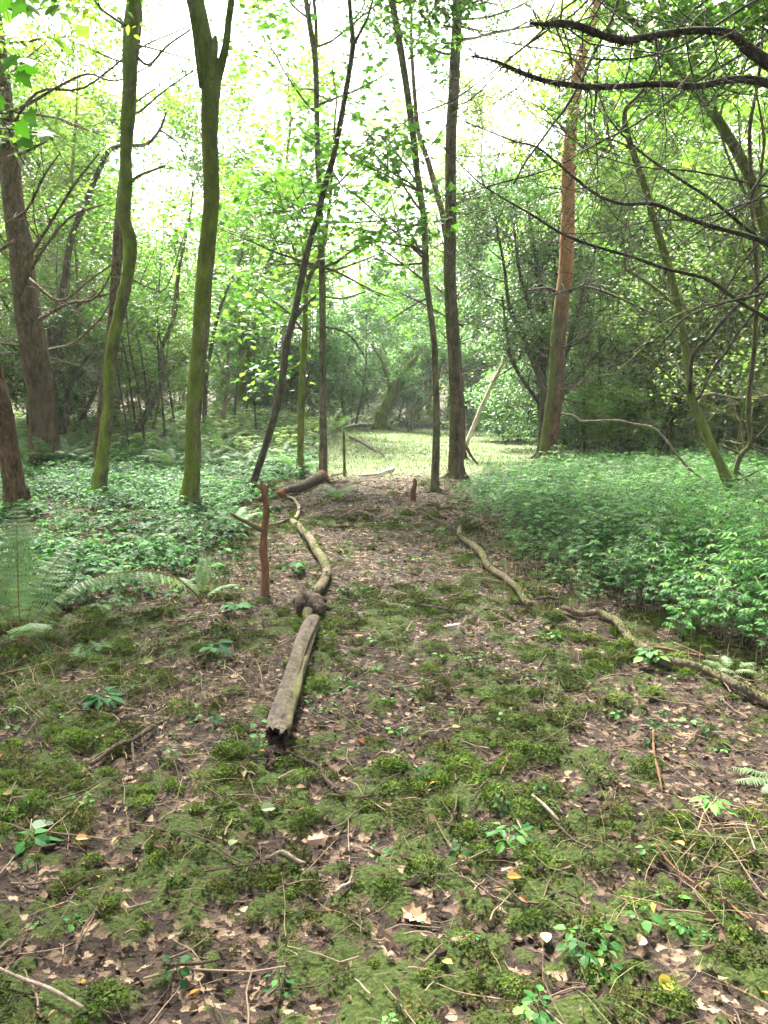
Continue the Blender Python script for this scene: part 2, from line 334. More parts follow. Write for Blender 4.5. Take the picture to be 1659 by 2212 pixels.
def foliage(mb, tips, tm, per, size, rs, spread=.12, flat=.35, mat=0, zs=.6, keep=1.0, hang=.15):
    if not tips: return
    P = np.array([t[0] for t in tips]); D = np.array([t[1] for t in tips])
    if keep < 1:
        k = rs.rand(len(P)) < keep; P, D = P[k], D[k]
    # thin out by clump noise: gaps and dense patches
    g = vn(P[:, 0] * .9 + 3.1, P[:, 2] * .9 + P[:, 1] * .45, 77); k = rs.rand(len(P)) < np.clip(.25 + 1.3 * g, 0, 1); P, D = P[k], D[k]
    P = np.repeat(P, per, 0); D = np.repeat(D, per, 0); n = len(P)
    if n == 0: return
    P = P + rs.normal(size=(n, 3)) * spread * np.array([1, 1, zs])
    d = D * .6 + hdir(n, .35, rs); d[:, 2] -= hang
    mb.leaves(tm, P, d, updir(n, flat, rs), size * (.6 + .7 * rs.rand(n)), mat, rs.rand(n))
def stubs(mb, P, R, rs, n, L=(.3, 1.2), r=.008, t0=.1, t1=1., up=.0, mat=0, wig=.1, kids=3, depth=1, side=None, tips=None):
    """dead side twigs up a trunk"""
    P = np.asarray(P); m = len(P)
    for k in range(n):
        t = t0 + (t1 - t0) * rs.rand(); i = min(int(t * (m - 1)), m - 2); u = t * (m - 1) - i
        q = P[i] * (1 - u) + P[i + 1] * u; a = rs.rand() * 2 * pi; d = np.array([math.cos(a), math.sin(a), up + rs.normal() * .25])
        if side is not None: d[0] = abs(d[0]) * side
        d = nrm(d); rr = np.interp(t * (m - 1), np.arange(m), R)
        grow(mb, q + d * rr * .8, d, L[0] + (L[1] - L[0]) * rs.rand(), r * (.6 + .8 * rs.rand()), depth, rs, tips if tips is not None else [], up=.02, wig=wig, kids=kids, ang=.8, mat=mat)

def px_line(pts, Y, dY=0.0, ybase=None):
    """photo polyline (px, py, width) -> 3-D points and radii, at distance Y (leaning dY towards the far end)"""
    P = []; R = []; n = len(pts)
    for k, q in enumerate(pts):
        q = (q[0], q[1], q[2] * .93); y = Y + dY * k / max(1, n - 1); P.append(at(q[0], q[1], y)); R.append(pw(q[2], y) / 2)
    return P, R
class FrameTree:
    """a tree traced at its own distance: trunk (with limbs) and crown"""
    def __init__(s, name, label, pts, mat, Y=None, dY=0., group=None, extend=3.0, cat='tree', flare=1.35, sides=14, rough=.10, base=True, seed=1):
        s.rs = np.random.RandomState(seed); s.name = name
        if base:
            g = gp(pts[0][0], pts[0][1]); s.Y = Y or g[1]
            if Y: g = at(pts[0][0], pts[0][1], Y); g[2] = float(gh(g[0], g[1]))
        else: s.Y = Y; g = at(pts[0][0], pts[0][1], Y)
        P, R = px_line(pts, s.Y, dY)
        if base:
            P[0] = np.array([P[0][0], P[0][1], g[2] + .0]); root = P[0].copy(); d0 = nrm(P[1] - P[0])
            P = [P[0] - d0 * .25, P[0] + d0 * 0.02, P[0] + d0 * .22] + P[1:]; R = [R[0] * flare * 1.25, R[0] * flare, R[0] * 1.07] + R[1:]
            if np.linalg.norm(P[3] - P[2]) < .15 or P[3][2] < P[2][2]: P.pop(3); R.pop(3)
        else: root = g
        if extend > 0:
            d = nrm(P[-1] - P[-2]); d = nrm(d + np.array([0, 0, .5])); r = R[-1]; k = 4
            for i in range(1, k + 1):
                P.append(P[-1] + d * extend / k + s.rs.normal(size=3) * .05); R.append(r * (1 - .8 * i / k))
        P, R = smooth(np.array(P), np.array(R), 5); s.P, s.R = P, R
        s.root = empty(name, (P[0][0], P[0][1], float(gh(P[0][0], P[0][1])) if base else P[0][2]), label, cat, group)
        s.tr = MB()
        if base:   # root flare
            r0 = R[len(R) // 6]; a0 = s.rs.rand() * 6
            for k in range(5):
                a = a0 + k * 1.257 + s.rs.normal() * .2; h = np.array([math.cos(a), math.sin(a), 0]); q0 = root + h * r0 * .45 + [0, 0, r0 * (2.2 + s.rs.rand())]; L = r0 * (1.9 + 1.2 * s.rs.rand())
                q1 = root + h * r0 * .95 + [0, 0, r0 * .7]; q2 = root + h * L; q2[2] = float(gh(q2[0], q2[1])) - r0 * .25
                s.tr.tube([q0, q1, q2], [r0 * .42, r0 * .45, r0 * .22], sides=8, sub=5, rough=.2, seed=k + seed)
        if True:
            s.tr.tube(P, R, sides=sides, rough=rough, seed=seed, rel=5); s.cr = MB(); s.tips = []; s.mat = mat; s.limbs = []
    def limb(s, pts, Y=None, dY=0, mat=0, sides=7, ext=0, tips=True, kids=0, tw=.5, rough=.12, leafy=False):
        Y = Y or s.Y; P, R = px_line(pts, Y, dY)
        P, R = smooth(np.array(P), np.array(R), 4); mb = MB(); s.limbs.append((mb, mat)); mb.tube(P, R, sides=sides, rough=rough, seed=s.rs.randint(40))
        for k in range(kids):
            i = s.rs.randint(1, len(P) - 1); d = nrm(nrm(P[i] - P[i - 1]) * .6 + rdir(1, s.rs)[0])
            grow(mb, P[i], d, tw * (.5 + s.rs.rand()), max(R[i] * .45, .003), 1, s.rs, s.tips if leafy else [], kids=3)
        return P, R
    def crown(s, zmin, n, L, per=5, size=.1, tm=None, mat='lf_mid', depth=2, up=.06, spread=.14, kids=4, r=None, elev=.3, k=1., zmax=99, flat=.0, az=None, hang=.15):
        Z = s.P[:, 2]; ix = np.where((Z > zmin) & (Z < zmax))[0]
        if len(ix) == 0: ix = [len(Z) - 1]
        tips = []
        for j in range(n):
            i = ix[s.rs.randint(len(ix))]; a = s.rs.rand() * 2 * pi if az is None else az[0] + (az[1] - az[0]) * s.rs.rand()
            d = np.array([math.cos(a), math.sin(a), elev + s.rs.normal() * .2])
            grow(s.tr, s.P[i], d, L * (.6 + .6 * s.rs.rand()), min(s.R[i] * .5, L * .014), depth, s.rs, tips, up=up, kids=kids, flat=flat)
        foliage(s.cr, tips, tm or LOBED, per, size, s.rs, spread, hang=hang); s.lm = M[mat]
    def done(s, mats=None):
        foliage(s.cr, s.tips, LOBED, 3, .1, s.rs, .1)
        s.tr.build('trunk', mats or M[s.mat], s.root)
        ml = mats if isinstance(mats, list) else [M[s.mat]]
        for mb, k in s.limbs: mb.build('branch', ml[k], s.root)
        if s.cr.n: s.cr.build('crown', getattr(s, 'lm', M['lf_mid']), s.root, smooth_=False)
        return s.root

# ---- the traced trees ------------------------------------------------------
t = FrameTree('conifer_tree', 'thick red brown conifer trunk at the left edge with dead branches and a flared base',
    [(97, 1003, 64), (97, 983, 60), (90, 880, 59), (80, 800, 60), (71, 743, 59), (55, 630, 55), (43, 518, 50), (30, 450, 46), (14, 290, 41), (0, 160, 38), (-14, 40, 34)], 'bark_fir', dY=-1.0, extend=5, flare=1.25, sides=20, rough=.14, seed=2)
rs = t.rs
for pts, Y in (([(60, 560, 9), (110, 480, 7), (160, 400, 5), (215, 330, 3)], 15), ([(40, 640, 9), (80, 560, 7), (150, 470, 5), (230, 440, 3)], 15), ([(85, 690, 9), (150, 655, 7), (210, 640, 5), (262, 545, 3)], 15.5),
               ([(105, 755, 6), (160, 740, 5), (215, 690, 4), (245, 640, 3)], 15.5), ([(60, 600, 8), (130, 650, 6), (200, 600, 4), (290, 540, 3)], 15.2),
               ([(20, 340, 9), (60, 325, 7), (100, 305, 5)], 14.5), ([(20, 480, 8), (60, 450, 6), (95, 380, 5), (130, 330, 3)], 15), ([(30, 520, 9), (-30, 560, 7), (-80, 580, 5)], 15),
               ([(0, 250, 8), (60, 225, 7), (130, 185, 6), (190, 160, 5), (250, 175, 4), (330, 140, 3)], 14.5), ([(10, 300, 8), (80, 200, 6), (180, 190, 5), (290, 110, 4), (400, 60, 3)], 14.5)):
    t.limb(pts, Y - .6, -1, kids=7, tw=.7)
stubs(t.tr, t.P, t.R, rs, 46, (.4, 1.7), .011, .22, 1, wig=.13)
t.crown(6.5, 14, 2.3, per=7, size=.09, tm=LEAF_N, mat='lf_dark', elev=.0); t.done()

t = FrameTree('leaning_conifer_trunk', 'leaning rusty brown trunk cut off by the left edge, moss on its upper left side',
    [(41, 1112, 54), (30, 1045, 49), (20, 983, 46), (9, 900, 40), (-6, 830, 38), (-30, 730, 36), (-60, 600, 34), (-90, 450, 30)], 'bark_fir', dY=-.3, extend=3, flare=1.1, sides=18, rough=.12, seed=3, cat='tree')
stubs(t.tr, t.P, t.R, t.rs, 10, (.3, 1.), .008, .5, 1); t.crown(4.2, 8, 1.6, per=6, size=.08, tm=LEAF, mat='lf_mid'); t.done()

t = FrameTree('mossy_tree', 'knobbly pale brown and mossy trunk with a plain brown trunk right behind it',
    [(214, 1078, 35), (219, 1020, 30), (224, 968, 27), (234, 868, 25), (240, 768, 26), (260, 668, 27), (277, 590, 27), (281, 518, 27), (268, 470, 27), (272, 400, 29), (273, 320, 27), (277, 250, 28), (279, 180, 29), (280, 115, 31), (287, 30, 31), (292, -30, 29)], 'bark_moss', extend=4, rough=.30, seed=4)
t.limb([(275, 400, 8), (300, 380, 7), (330, 368, 6), (357, 358, 5)], t.Y, -.5)
t.limb([(285, 95, 5), (330, 105, 4), (420, 132, 3)], t.Y); t.limb([(268, 60, 10), (262, 45, 8), (254, 37, 6)], t.Y)
t.limb([(285, 110, 7), (320, 140, 6), (360, 100, 5), (410, 65, 4)], t.Y, kids=5); t.limb([(283, 250, 6), (310, 235, 5), (350, 200, 4), (420, 150, 3)], t.Y, kids=6)
t.limb([(283, 600, 5), (320, 620, 4), (360, 620, 3), (400, 500, 3)], t.Y, kids=4)
stubs(t.tr, t.P, t.R, t.rs, 20, (.2, .8), .005, .3, 1); t.crown(6, 9, 1.7, per=7, size=.085, tm=LEAF, mat='lf_mid'); t.done()

t = FrameTree('brown_tree', 'slim bare brown trunk leaning to the right close behind the knobbly mossy trunk',
    [(208, 985, 15), (211, 940, 14), (222, 830, 14), (238, 720, 16), (248, 620, 20), (256, 518, 24), (262, 440, 22), (272, 330, 18), (285, 200, 14), (300, 60, 12)], 'bark_fir', Y=15.2, extend=2, seed=5)
t.crown(6.5, 6, 1.5, per=6, size=.08, tm=LEAF, mat='lf_mid'); t.done()

t = FrameTree('forked_mossy_tree', 'stout green mossy trunk left of the path, forking high up at a dark broken stub',
    [(404, 1108, 42), (409, 1075, 39), (416, 1018, 38), (417, 918, 36), (424, 818, 36), (434, 718, 37), (440, 618, 38), (449, 518, 36), (456, 440, 34), (456, 380, 35), (453, 300, 36), (454, 230, 39), (455, 180, 43), (450, 130, 42), (438, 75, 37), (424, 10, 36), (412, -50, 33)], 'bark_moss', extend=4.5, sides=20, rough=.09, seed=6)
t.limb([(462, 195, 22), (478, 140, 19), (489, 90, 16), (494, 45, 15), (500, 0, 15), (510, -70, 13), (515, -130, 11), (520, -200, 8)], t.Y, sides=10)
t.limb([(456, 175, 25), (461, 125, 20), (464, 98, 15), (465, 78, 9)], t.Y - .06, sides=9, rough=.35)
t.limb([(434, 190, 9), (428, 130, 12), (420, 60, 13), (405, -20, 13)], t.Y - .1, sides=8)
stubs(t.tr, t.P, t.R, t.rs, 5, (.2, .5), .004, .4, .8)
t.crown(6.4, 14, 2.0, per=8, size=.085, tm=LEAF, mat='lf_pale', elev=.25); t.done()

t = FrameTree('leaning_sapling', 'thin dark leaning trunk left of the path, slanting to the right across two straight stems',
    [(538, 1070, 17), (555, 1018, 17), (580, 943, 17), (600, 868, 17), (612, 800, 16), (619, 743, 17), (632, 693, 16), (648, 618, 14), (666, 535, 14), (688, 460, 13), (702, 400, 13), (722, 330, 12), (738, 250, 12), (750, 180, 11), (762, 100, 12), (757, 30, 9), (754, -40, 8)], 'bark_dark', extend=2.2, sides=10, rough=.12, seed=7)
t.limb([(762, 100, 8), (778, 70, 6), (795, 35, 5), (807, -10, 4), (815, -80, 3)], t.Y); t.limb([(632, 695, 10), (655, 665, 8), (683, 638, 5)], t.Y, -.2)
stubs(t.tr, t.P, t.R, t.rs, 14, (.2, .9), .004, .35, 1); t.crown(6.3, 6, 1.2, per=7, size=.08, tm=LEAF, mat='lf_mid'); t.done()

t = FrameTree('mossy_sapling', 'slender mossy stem just left of the straight grey stem, forking above head height',
    [(648, 1028, 17), (649, 980, 15), (650, 918, 15), (652, 850, 16), (655, 780, 14), (658, 720, 13), (660, 668, 12), (661, 625, 12), (672, 590, 11), (690, 560, 10), (703, 510, 9), (712, 440, 7), (718, 360, 6), (724, 250, 5)], 'bark_moss', extend=1.5, sides=10, seed=8)
t.limb([(660, 625, 8), (645, 570, 6), (632, 530, 5), (615, 470, 5), (595, 400, 4), (560, 370, 3), (510, 320, 3)], t.Y, .3, kids=5, leafy=True)
t.limb([(662, 600, 6), (655, 540, 5), (640, 470, 4), (625, 420, 3)], t.Y, .3, kids=4, leafy=True)
t.crown(2.0, 14, 1.9, per=3, size=.115, tm=LOBED, mat='lf_bright', elev=.15, spread=.25, flat=.6, up=.02, zmax=5.2, kids=3, az=(1.6, 4.9)); t.done()

t = FrameTree('straight_sapling', 'straight grey stem with bright green foliage, standing at the red ended log',
    [(699, 1040, 20), (698, 1000, 18), (698, 918, 17), (697, 818, 16), (697, 718, 15), (696, 600, 15), (693, 500, 14), (692, 450, 13), (688, 370, 13), (685, 300, 12), (684, 210, 12), (681, 130, 12), (672, 70, 12), (664, 20, 12), (655, -40, 10)], 'bark_grey', extend=3, sides=12, seed=9)
t.limb([(681, 130, 9), (683, 70, 8), (679, 10, 8), (672, -60, 6)], t.Y)
t.limb([(699, 705, 5), (740, 715, 5), (765, 735, 4), (785, 765, 3)], t.Y); t.limb([(697, 590, 5), (750, 575, 4), (830, 545, 3)], t.Y, .6, kids=3)
t.limb([(697, 640, 4), (740, 645, 4), (790, 630, 3)], t.Y)
t.crown(2.9, 13, 2.2, per=3, size=.12, tm=LOBED, mat='lf_bright', elev=.12, spread=.25, flat=.6, up=.02, zmax=6.2, kids=3)
t.crown(6.0, 14, 2.2, per=4, size=.11, tm=LOBED, mat='lf_bright', elev=.3, spread=.22, flat=.4); t.done()

t = FrameTree('slender_tree', 'slender grey green stem at the right path edge, bending left towards its top',
    [(939, 1064, 19), (940, 1018, 18), (943, 918, 17), (941, 818, 15), (938, 743, 14), (929, 668, 13), (920, 600, 15), (918, 518, 15), (914, 460, 15), (902, 380, 15), (892, 290, 15), (880, 200, 15), (866, 110, 15), (850, 20, 14), (840, -40, 13)], 'bark_grey', extend=3, sides=12, rough=.09, seed=10)
t.limb([(917, 560, 6), (880, 525, 5), (840, 490, 4), (790, 440, 4), (740, 400, 3)], t.Y, .3, kids=5); t.limb([(920, 610, 5), (870, 570, 4), (800, 520, 3)], t.Y, .3, kids=4)
t.limb([(905, 400, 5), (870, 350, 4), (835, 300, 3)], t.Y, kids=3, leafy=True); t.limb([(932, 640, 5), (900, 655, 4), (860, 680, 3), (830, 700, 2)], t.Y, kids=4)
stubs(t.tr, t.P, t.R, t.rs, 10, (.2, .7), .004, .3, 1)
t.crown(3.0, 8, 1.5, per=3, size=.11, tm=LOBED, mat='lf_bright', elev=.1, flat=.6, spread=.2, zmax=4.6, az=(2.0, 4.5), kids=3); t.crown(6.8, 7, 1.4, per=5, size=.09, tm=LOBED, mat='lf_bright'); t.done()

t = FrameTree('larch_tree', 'tall straight dark brown conifer trunk right of the path with dead side twigs in whorls',
    [(985, 1032, 35), (985, 968, 33), (985, 868, 31), (981, 768, 28), (976, 700, 28), (972, 600, 28), (972, 518, 27), (974, 450, 26), (974, 300, 24), (980, 200, 24), (982, 150, 23), (986, 70, 22), (990, 0, 22), (994, -60, 20)], 'bark_larch', extend=5, sides=18, rough=.1, seed=11)
for y, k in ((445, 7), (560, 7), (650, 8), (745, 8), (815, 6), (335, 6), (230, 6)):
    q = at(978, y, t.Y)
    for j in range(k):
        a = j * 2.4 + t.rs.rand(); d = np.array([math.cos(a), math.sin(a), .55 if t.rs.rand() < .6 else .1])
        grow(t.tr, q, d, .35 + .9 * t.rs.rand(), .011, 1, t.rs, [], kids=4, wig=.09, up=.05)
t.limb([(990, 945, 12), (1005, 960, 9), (1018, 985, 6), (1033, 1003, 4)], t.Y, -.3); t.limb([(1000, 705, 6), (940, 670, 4), (860, 630, 3)], t.Y, .5)
stubs(t.tr, t.P, t.R, t.rs, 34, (.2, .9), .006, .3, .9); t.crown(6.9, 14, 1.7, per=7, size=.06, tm=LEAF_N, mat='lf_mid', elev=.05); t.done()

t = FrameTree('reddish_leaning_tree', 'thin reddish trunk slanting up to the left from behind the dark brown conifer',
    [(1000, 985, 16), (992, 800, 15), (975, 600, 15), (957, 470, 14), (945, 425, 13), (925, 350, 12), (905, 290, 10), (895, 200, 9), (888, 80, 8)], 'bark_fir', Y=18.5, extend=2, seed=12)
stubs(t.tr, t.P, t.R, t.rs, 10, (.2, .9), .005, .4, 1); t.crown(7.5, 5, 1.3, per=5, size=.09, tm=LOBED, mat='lf_bright'); t.done()

t = FrameTree('pine_tree', 'orange barked pine trunk rising from the herbs, mossy low down, with dead twigs',
    [(1178, 1022, 44), (1187, 943, 39), (1197, 868, 38), (1202, 818, 36), (1205, 743, 34), (1212, 668, 34), (1222, 593, 32), (1225, 518, 32), (1227, 450, 30), (1228, 350, 30), (1232, 300, 28), (1240, 225, 26), (1255, 125, 25), (1268, 90, 24), (1285, 20, 22), (1295, -50, 20)], 'bark_pine', extend=5, sides=20, rough=.07, seed=13)
for x, y, k in ((1210, 630, 8), (1203, 760, 6), (1198, 845, 7), (1226, 410, 6), (1224, 525, 6), (1236, 290, 4)):
    q = at(x, y, t.Y)
    for j in range(k):
        a = j * 2.4 + t.rs.rand(); d = np.array([math.cos(a), math.sin(a), .25 + t.rs.normal() * .2])
        grow(t.tr, q, d, .4 + .8 * t.rs.rand(), .016, 1, t.rs, [], kids=4, wig=.12, mat=1)
t.limb([(1215, 635, 9), (1250, 620, 7), (1290, 625, 6), (1340, 645, 5), (1440, 690, 3)], t.Y, -1, mat=1, kids=5); t.limb([(1205, 632, 7), (1180, 622, 6), (1140, 628, 4)], t.Y, mat=1)
t.limb([(1236, 300, 10), (1222, 285, 8), (1205, 262, 7)], t.Y, mat=1)
stubs(t.tr, t.P, t.R, t.rs, 16, (.15, .6), .006, .2, .9, mat=1); t.crown(7.5, 12, 1.9, per=8, size=.09, tm=LEAF_N, mat='lf_dark', elev=.1); t.done([M['bark_pine'], M['bark_dark']])

t = FrameTree('forked_leaning_tree', 'leaning lime green trunk in the herbs sharing its base with a curved reddish brown stem',
    [(1606, 1098, 34), (1596, 1078, 28), (1570, 1035, 25), (1555, 1000, 21), (1540, 968, 20), (1515, 908, 20), (1495, 863, 20), (1488, 800, 18), (1482, 760, 18), (1475, 718, 19), (1465, 660, 18), (1445, 578, 17), (1430, 530, 17), (1420, 500, 16), (1410, 465, 15), (1390, 395, 15), (1365, 320, 14), (1350, 270, 12), (1352, 235, 10), (1375, 210, 8), (1400, 180, 6)], 'bark_lime', extend=1.5, sides=14, rough=.09, seed=14)
Y = t.Y
t.limb([(1592, 1075, 15), (1589, 1040, 13), (1590, 1015, 12), (1602, 983, 12), (1618, 965, 12), (1622, 945, 12), (1616, 893, 11), (1622, 818, 11), (1630, 743, 11), (1635, 618, 10), (1630, 520, 10), (1625, 450, 9), (1622, 360, 9), (1620, 275, 8), (1640, 160, 7), (1650, 40, 6)], Y, -.4, mat=2, kids=10, tw=.8)
t.limb([(1494, 858, 11), (1491, 830, 10), (1492, 800, 9), (1497, 768, 9), (1510, 748, 9), (1530, 733, 9), (1560, 695, 9), (1595, 658, 8), (1630, 625, 8), (1662, 592, 7), (1720, 540, 6)], Y, -.8, mat=1, kids=7, tw=.7)
t.limb([(1495, 872, 7), (1515, 850, 6), (1530, 818, 6), (1548, 785, 6), (1565, 767, 6), (1590, 725, 6), (1625, 680, 6), (1660, 632, 6), (1720, 560, 4)], Y, -.6, mat=1, kids=7, tw=.6)
t.limb([(1564, 1062, 6), (1525, 1040, 6), (1480, 1003, 6), (1440, 953, 6), (1412, 925, 6), (1370, 916, 5), (1330, 908, 5), (1290, 909, 5), (1255, 909, 5), (1240, 898, 5), (1212, 893, 4)], Y, -.5, mat=3, kids=4, tw=.3)
t.limb([(1412, 925, 3), (1404, 905, 3), (1400, 895, 2)], Y - .3, mat=3)
t.limb([(1487, 853, 8), (1455, 822, 6), (1430, 798, 6), (1400, 775, 5), (1372, 757, 4)], Y, -.3, kids=4, tw=.4)
t.limb([(1468, 668, 6), (1430, 635, 7), (1390, 605, 7), (1362, 588, 7), (1350, 578, 6), (1352, 555, 5)], Y, -.2, kids=3, tw=.4)
t.limb([(1600, 640, 8), (1550, 655, 7), (1500, 665, 6), (1430, 700, 5), (1380, 760, 4), (1340, 795, 3)], Y - .3, -.6, kids=5, tw=.5)
t.limb([(1500, 860, 6), (1540, 850, 5), (1600, 860, 4), (1680, 850, 4)], Y, .5, mat=3, kids=3)
stubs(t.tr, t.P, t.R, t.rs, 18, (.3, 1.2), .006, .3, 1, mat=1)
t.crown(4.6, 6, 1.1, per=3, size=.09, tm=LOBED, mat='lf_bright', elev=.1, zmax=6); t.crown(5.6, 9, 1.3, per=4, size=.08, tm=LEAF, mat='lf_bright'); t.done([M['bark_lime'], M['bark_dark'], M['bark_larch'], M['dead_wood']])

t = FrameTree('arching_mossy_tree', 'big mossy trunk arching from the right edge over to the left near the top',
    [(1735, 1075, 40), (1722, 900, 34), (1700, 720, 30), (1672, 560, 27), (1640, 450, 25), (1612, 365, 24), (1570, 290, 22), (1525, 225, 19), (1470, 160, 16), (1420, 95, 14), (1355, 35, 13), (1290, -10, 12)], 'bark_lime', Y=11.5, extend=1.5, sides=16, seed=15)
t.limb([(1640, 450, 9), (1600, 400, 7), (1560, 300, 5), (1540, 200, 3)], 11.4, kids=6); t.limb([(1655, 500, 8), (1640, 420, 7), (1650, 300, 6), (1630, 180, 4)], 11.2, kids=7)
stubs(t.tr, t.P, t.R, t.rs, 26, (.4, 1.4), .007, .4, 1); t.crown(4.5, 14, 1.6, per=5, size=.085, tm=LEAF, mat='lf_bright', elev=.3); t.done()

# near dead-branched conifer just outside the right edge, its boughs cross the view
g = np.array([3.75, 4.9, 0.]); g[2] = float(gh(g[0], g[1]))
root = empty('conifer_tree', g, 'near conifer whose dark bare boughs reach in from the right edge across the sky', 'tree')
tr = MB(); Pt = [g + np.array([0, 0, z]) + np.array([.02 * math.sin(z), .03 * math.cos(z * 1.3), 0]) for z in np.linspace(-.2, 9, 12)]
tr.tube(Pt, np.linspace(.2, .06, 12), sides=18, sub=3, rough=.15); tr.build('trunk', M['bark_fir'], root)
rs = np.random.RandomState(21)
BO = [([(1145, 50, 7), (1175, 52, 11), (1210, 50, 16), (1245, 55, 17), (1280, 68, 18), (1320, 82, 18), (1355, 88, 18), (1390, 80, 17), (1430, 74, 16), (1505, 66, 17), (1570, 70, 21), (1595, 85, 25), (1620, 108, 29), (1665, 140, 33), (1740, 190, 36)], 3.2, .4),
      ([(1018, 121, 4), (1050, 127, 6), (1080, 136, 8), (1110, 150, 10), (1140, 163, 12), (1180, 175, 13), (1220, 182, 14), (1270, 187, 14), (1330, 187, 15), (1430, 181, 15), (1500, 187, 17), (1550, 178, 18), (1600, 170, 19), (1665, 180, 24), (1760, 200, 28)], 3.9, .5),
      ([(980, 340, 2), (1030, 390, 4), (1090, 430, 5), (1155, 468, 7), (1205, 500, 8), (1250, 520, 9), (1305, 538, 9), (1360, 553, 9), (1440, 581, 10), (1520, 600, 11), (1560, 625, 11), (1600, 653, 11), (1665, 693, 12), (1760, 745, 14)], 5.4, -.3),
      ([(1005, 263, 3), (1060, 285, 4), (1110, 305, 5), (1160, 318, 6), (1195, 345, 7), (1225, 370, 8), (1280, 415, 9), (1310, 430, 9), (1350, 441, 10), (1400, 439, 10), (1430, 446, 11), (1490, 473, 12), (1555, 494, 13), (1600, 505, 14), (1665, 527, 16), (1760, 560, 18)], 4.9, 0),
      ([(1290, 195, 3), (1305, 235, 4), (1330, 275, 5), (1365, 310, 6), (1405, 345, 7), (1465, 385, 8), (1530, 427, 8), (1580, 467, 9), (1620, 500, 10), (1700, 560, 11)], 5.2, 0),
      ([(1110, 397, 5), (1135, 350, 6), (1170, 303, 7), (1195, 268, 7), (1220, 235, 8), (1255, 175, 9), (1285, 110, 9), (1305, 75, 9), (1330, 20, 9), (1350, -60, 10), (1420, -160, 12), (1700, -300, 14)], 3.9, .6),
      ([(920, 425, 2), (1000, 418, 3), (1080, 395, 4), (1190, 365, 4), (1290, 310, 5), (1370, 270, 5), (1450, 215, 6), (1530, 160, 6), (1700, 60, 8)], 4.3, .3),
      ([(780, 350, 2), (840, 290, 3), (900, 250, 3), (980, 215, 4), (1070, 150, 4), (1160, 80, 5), (1240, 30, 6), (1330, -40, 7), (1700, -200, 9)], 4.4, .3),
      ([(820, 460, 2), (900, 350, 3), (950, 290, 3), (990, 235, 3), (1040, 195, 4), (1110, 120, 4), (1190, 60, 5), (1270, -20, 6), (1700, -260, 9)], 4.7, .1),
      ([(1310, 715, 2), (1345, 770, 3), (1400, 740, 5), (1435, 735, 5), (1475, 690, 6), (1530, 665, 6), (1600, 645, 7), (1720, 620, 9)], 5.1, -.2),
      ([(1575, 455, 4), (1610, 430, 5), (1665, 360, 7), (1740, 300, 8)], 4.6, .1),
      ([(1060, 520, 2), (1150, 500, 2.5), (1280, 505, 3), (1400, 478, 4), (1520, 470, 5), (1640, 430, 6), (1760, 400, 8)], 5.6, -.1),
      ([(1190, 640, 2), (1300, 600, 3), (1420, 560, 4), (1540, 480, 5), (1620, 440, 6), (1760, 330, 8)], 5.8, -.3),
      ([(1090, 200, 2), (1180, 240, 3), (1260, 320, 3), (1380, 360, 4), (1500, 370, 5), (1640, 400, 6), (1780, 420, 8)], 5.0, 0),
      ([(1380, 830, 2), (1450, 760, 3), (1520, 700, 4), (1610, 560, 5), (1700, 470, 7)], 6.0, -.5),
      ([(1000, 60, 2), (1090, 90, 3), (1200, 110, 4), (1330, 130, 5), (1470, 100, 6), (1600, 20, 8), (1740, -60, 9)], 4.6, .2),
      ([(1235, 470, 2), (1275, 395, 2.5), (1300, 330, 3), (1380, 230, 4), (1420, 130, 5), (1500, 20, 6), (1650, -80, 8)], 4.5, .2)]
for k, (pts, Y, dY) in enumerate(BO):
    P, R = px_line([(a, b, c * (.9 if k < 2 else .78)) for a, b, c in pts], Y, dY); P, R = smooth(np.array(P), np.array(R), 3)
    P = np.vstack([P, (P[-1] * .5 + (g + [0, 0, P[-1][2] - g[2] - .1]) * .5)[None], (g + np.array([0, 0, P[-1][2] - g[2] - .15]))[None]]); R = np.concatenate([R, [R[-1] * 1.15, R[-1] * 1.3]])
    mb = MB(); mb.tube(P, R, sides=9, rough=.22, seed=k, rel=16)
    n = len(P) - 4
    for j in range(int(n * 1.9)):
        i = rs.randint(1, n); dd = nrm(P[i] - P[i - 1]); a = rdir(1, rs)[0]; a[1] *= .5; d = nrm(a - dd * a.dot(dd) * .7)
        u_ = rs.rand(); grow(mb, P[i], d, (.03 if u_ < .62 else .16 if u_ < .85 else .45) * (.5 + 1.2 * rs.rand()), min(R[i] * .45, .0045), 1 if u_ > .7 else 0, rs, [], kids=4, wig=.15, ang=.75)
    if k in (0, 1):   # moss beards and lichen along the thick boughs
        i = rs.randint(0, n, 520); i = np.clip((i // 4) * 4 + rs.randint(0, 3, 520), 0, n - 1); th = rs.rand(520) * 2 * pi; o = np.stack([rs.normal(size=520) * .02, np.cos(th), np.sin(th)], -1)
        mb.leaves(QUAD, P[i] + (P[i + 1] - P[i]) * rs.rand(520)[:, None] + o * (R[i] * .9)[:, None], o + rs.normal(size=(520, 3)) * .6 + [0, 0, -.3], rdir(520, rs), .006 + .016 * rs.rand(520) ** 2, mat=1)
    mb.build('branch', [M['near_branch'], M['moss_dull']], root)
cr = MB(); tips = []; tb = MB()
for j in range(26):
    z = 5.0 + 4 * rs.rand(); a = rs.rand() * 2 * pi; grow(tb, g + np.array([0, 0, z]), (math.cos(a), math.sin(a), .1), 2.0 * (.6 + .5 * rs.rand()) * (1.25 - z / 14), .02, 2, rs, tips, kids=4)
tb.build('branch', M['near_branch'], root); foliage(cr, tips, LEAF_N, 8, .07, rs, .1); cr.build('crown', M['lf_dark'], root, smooth_=False)

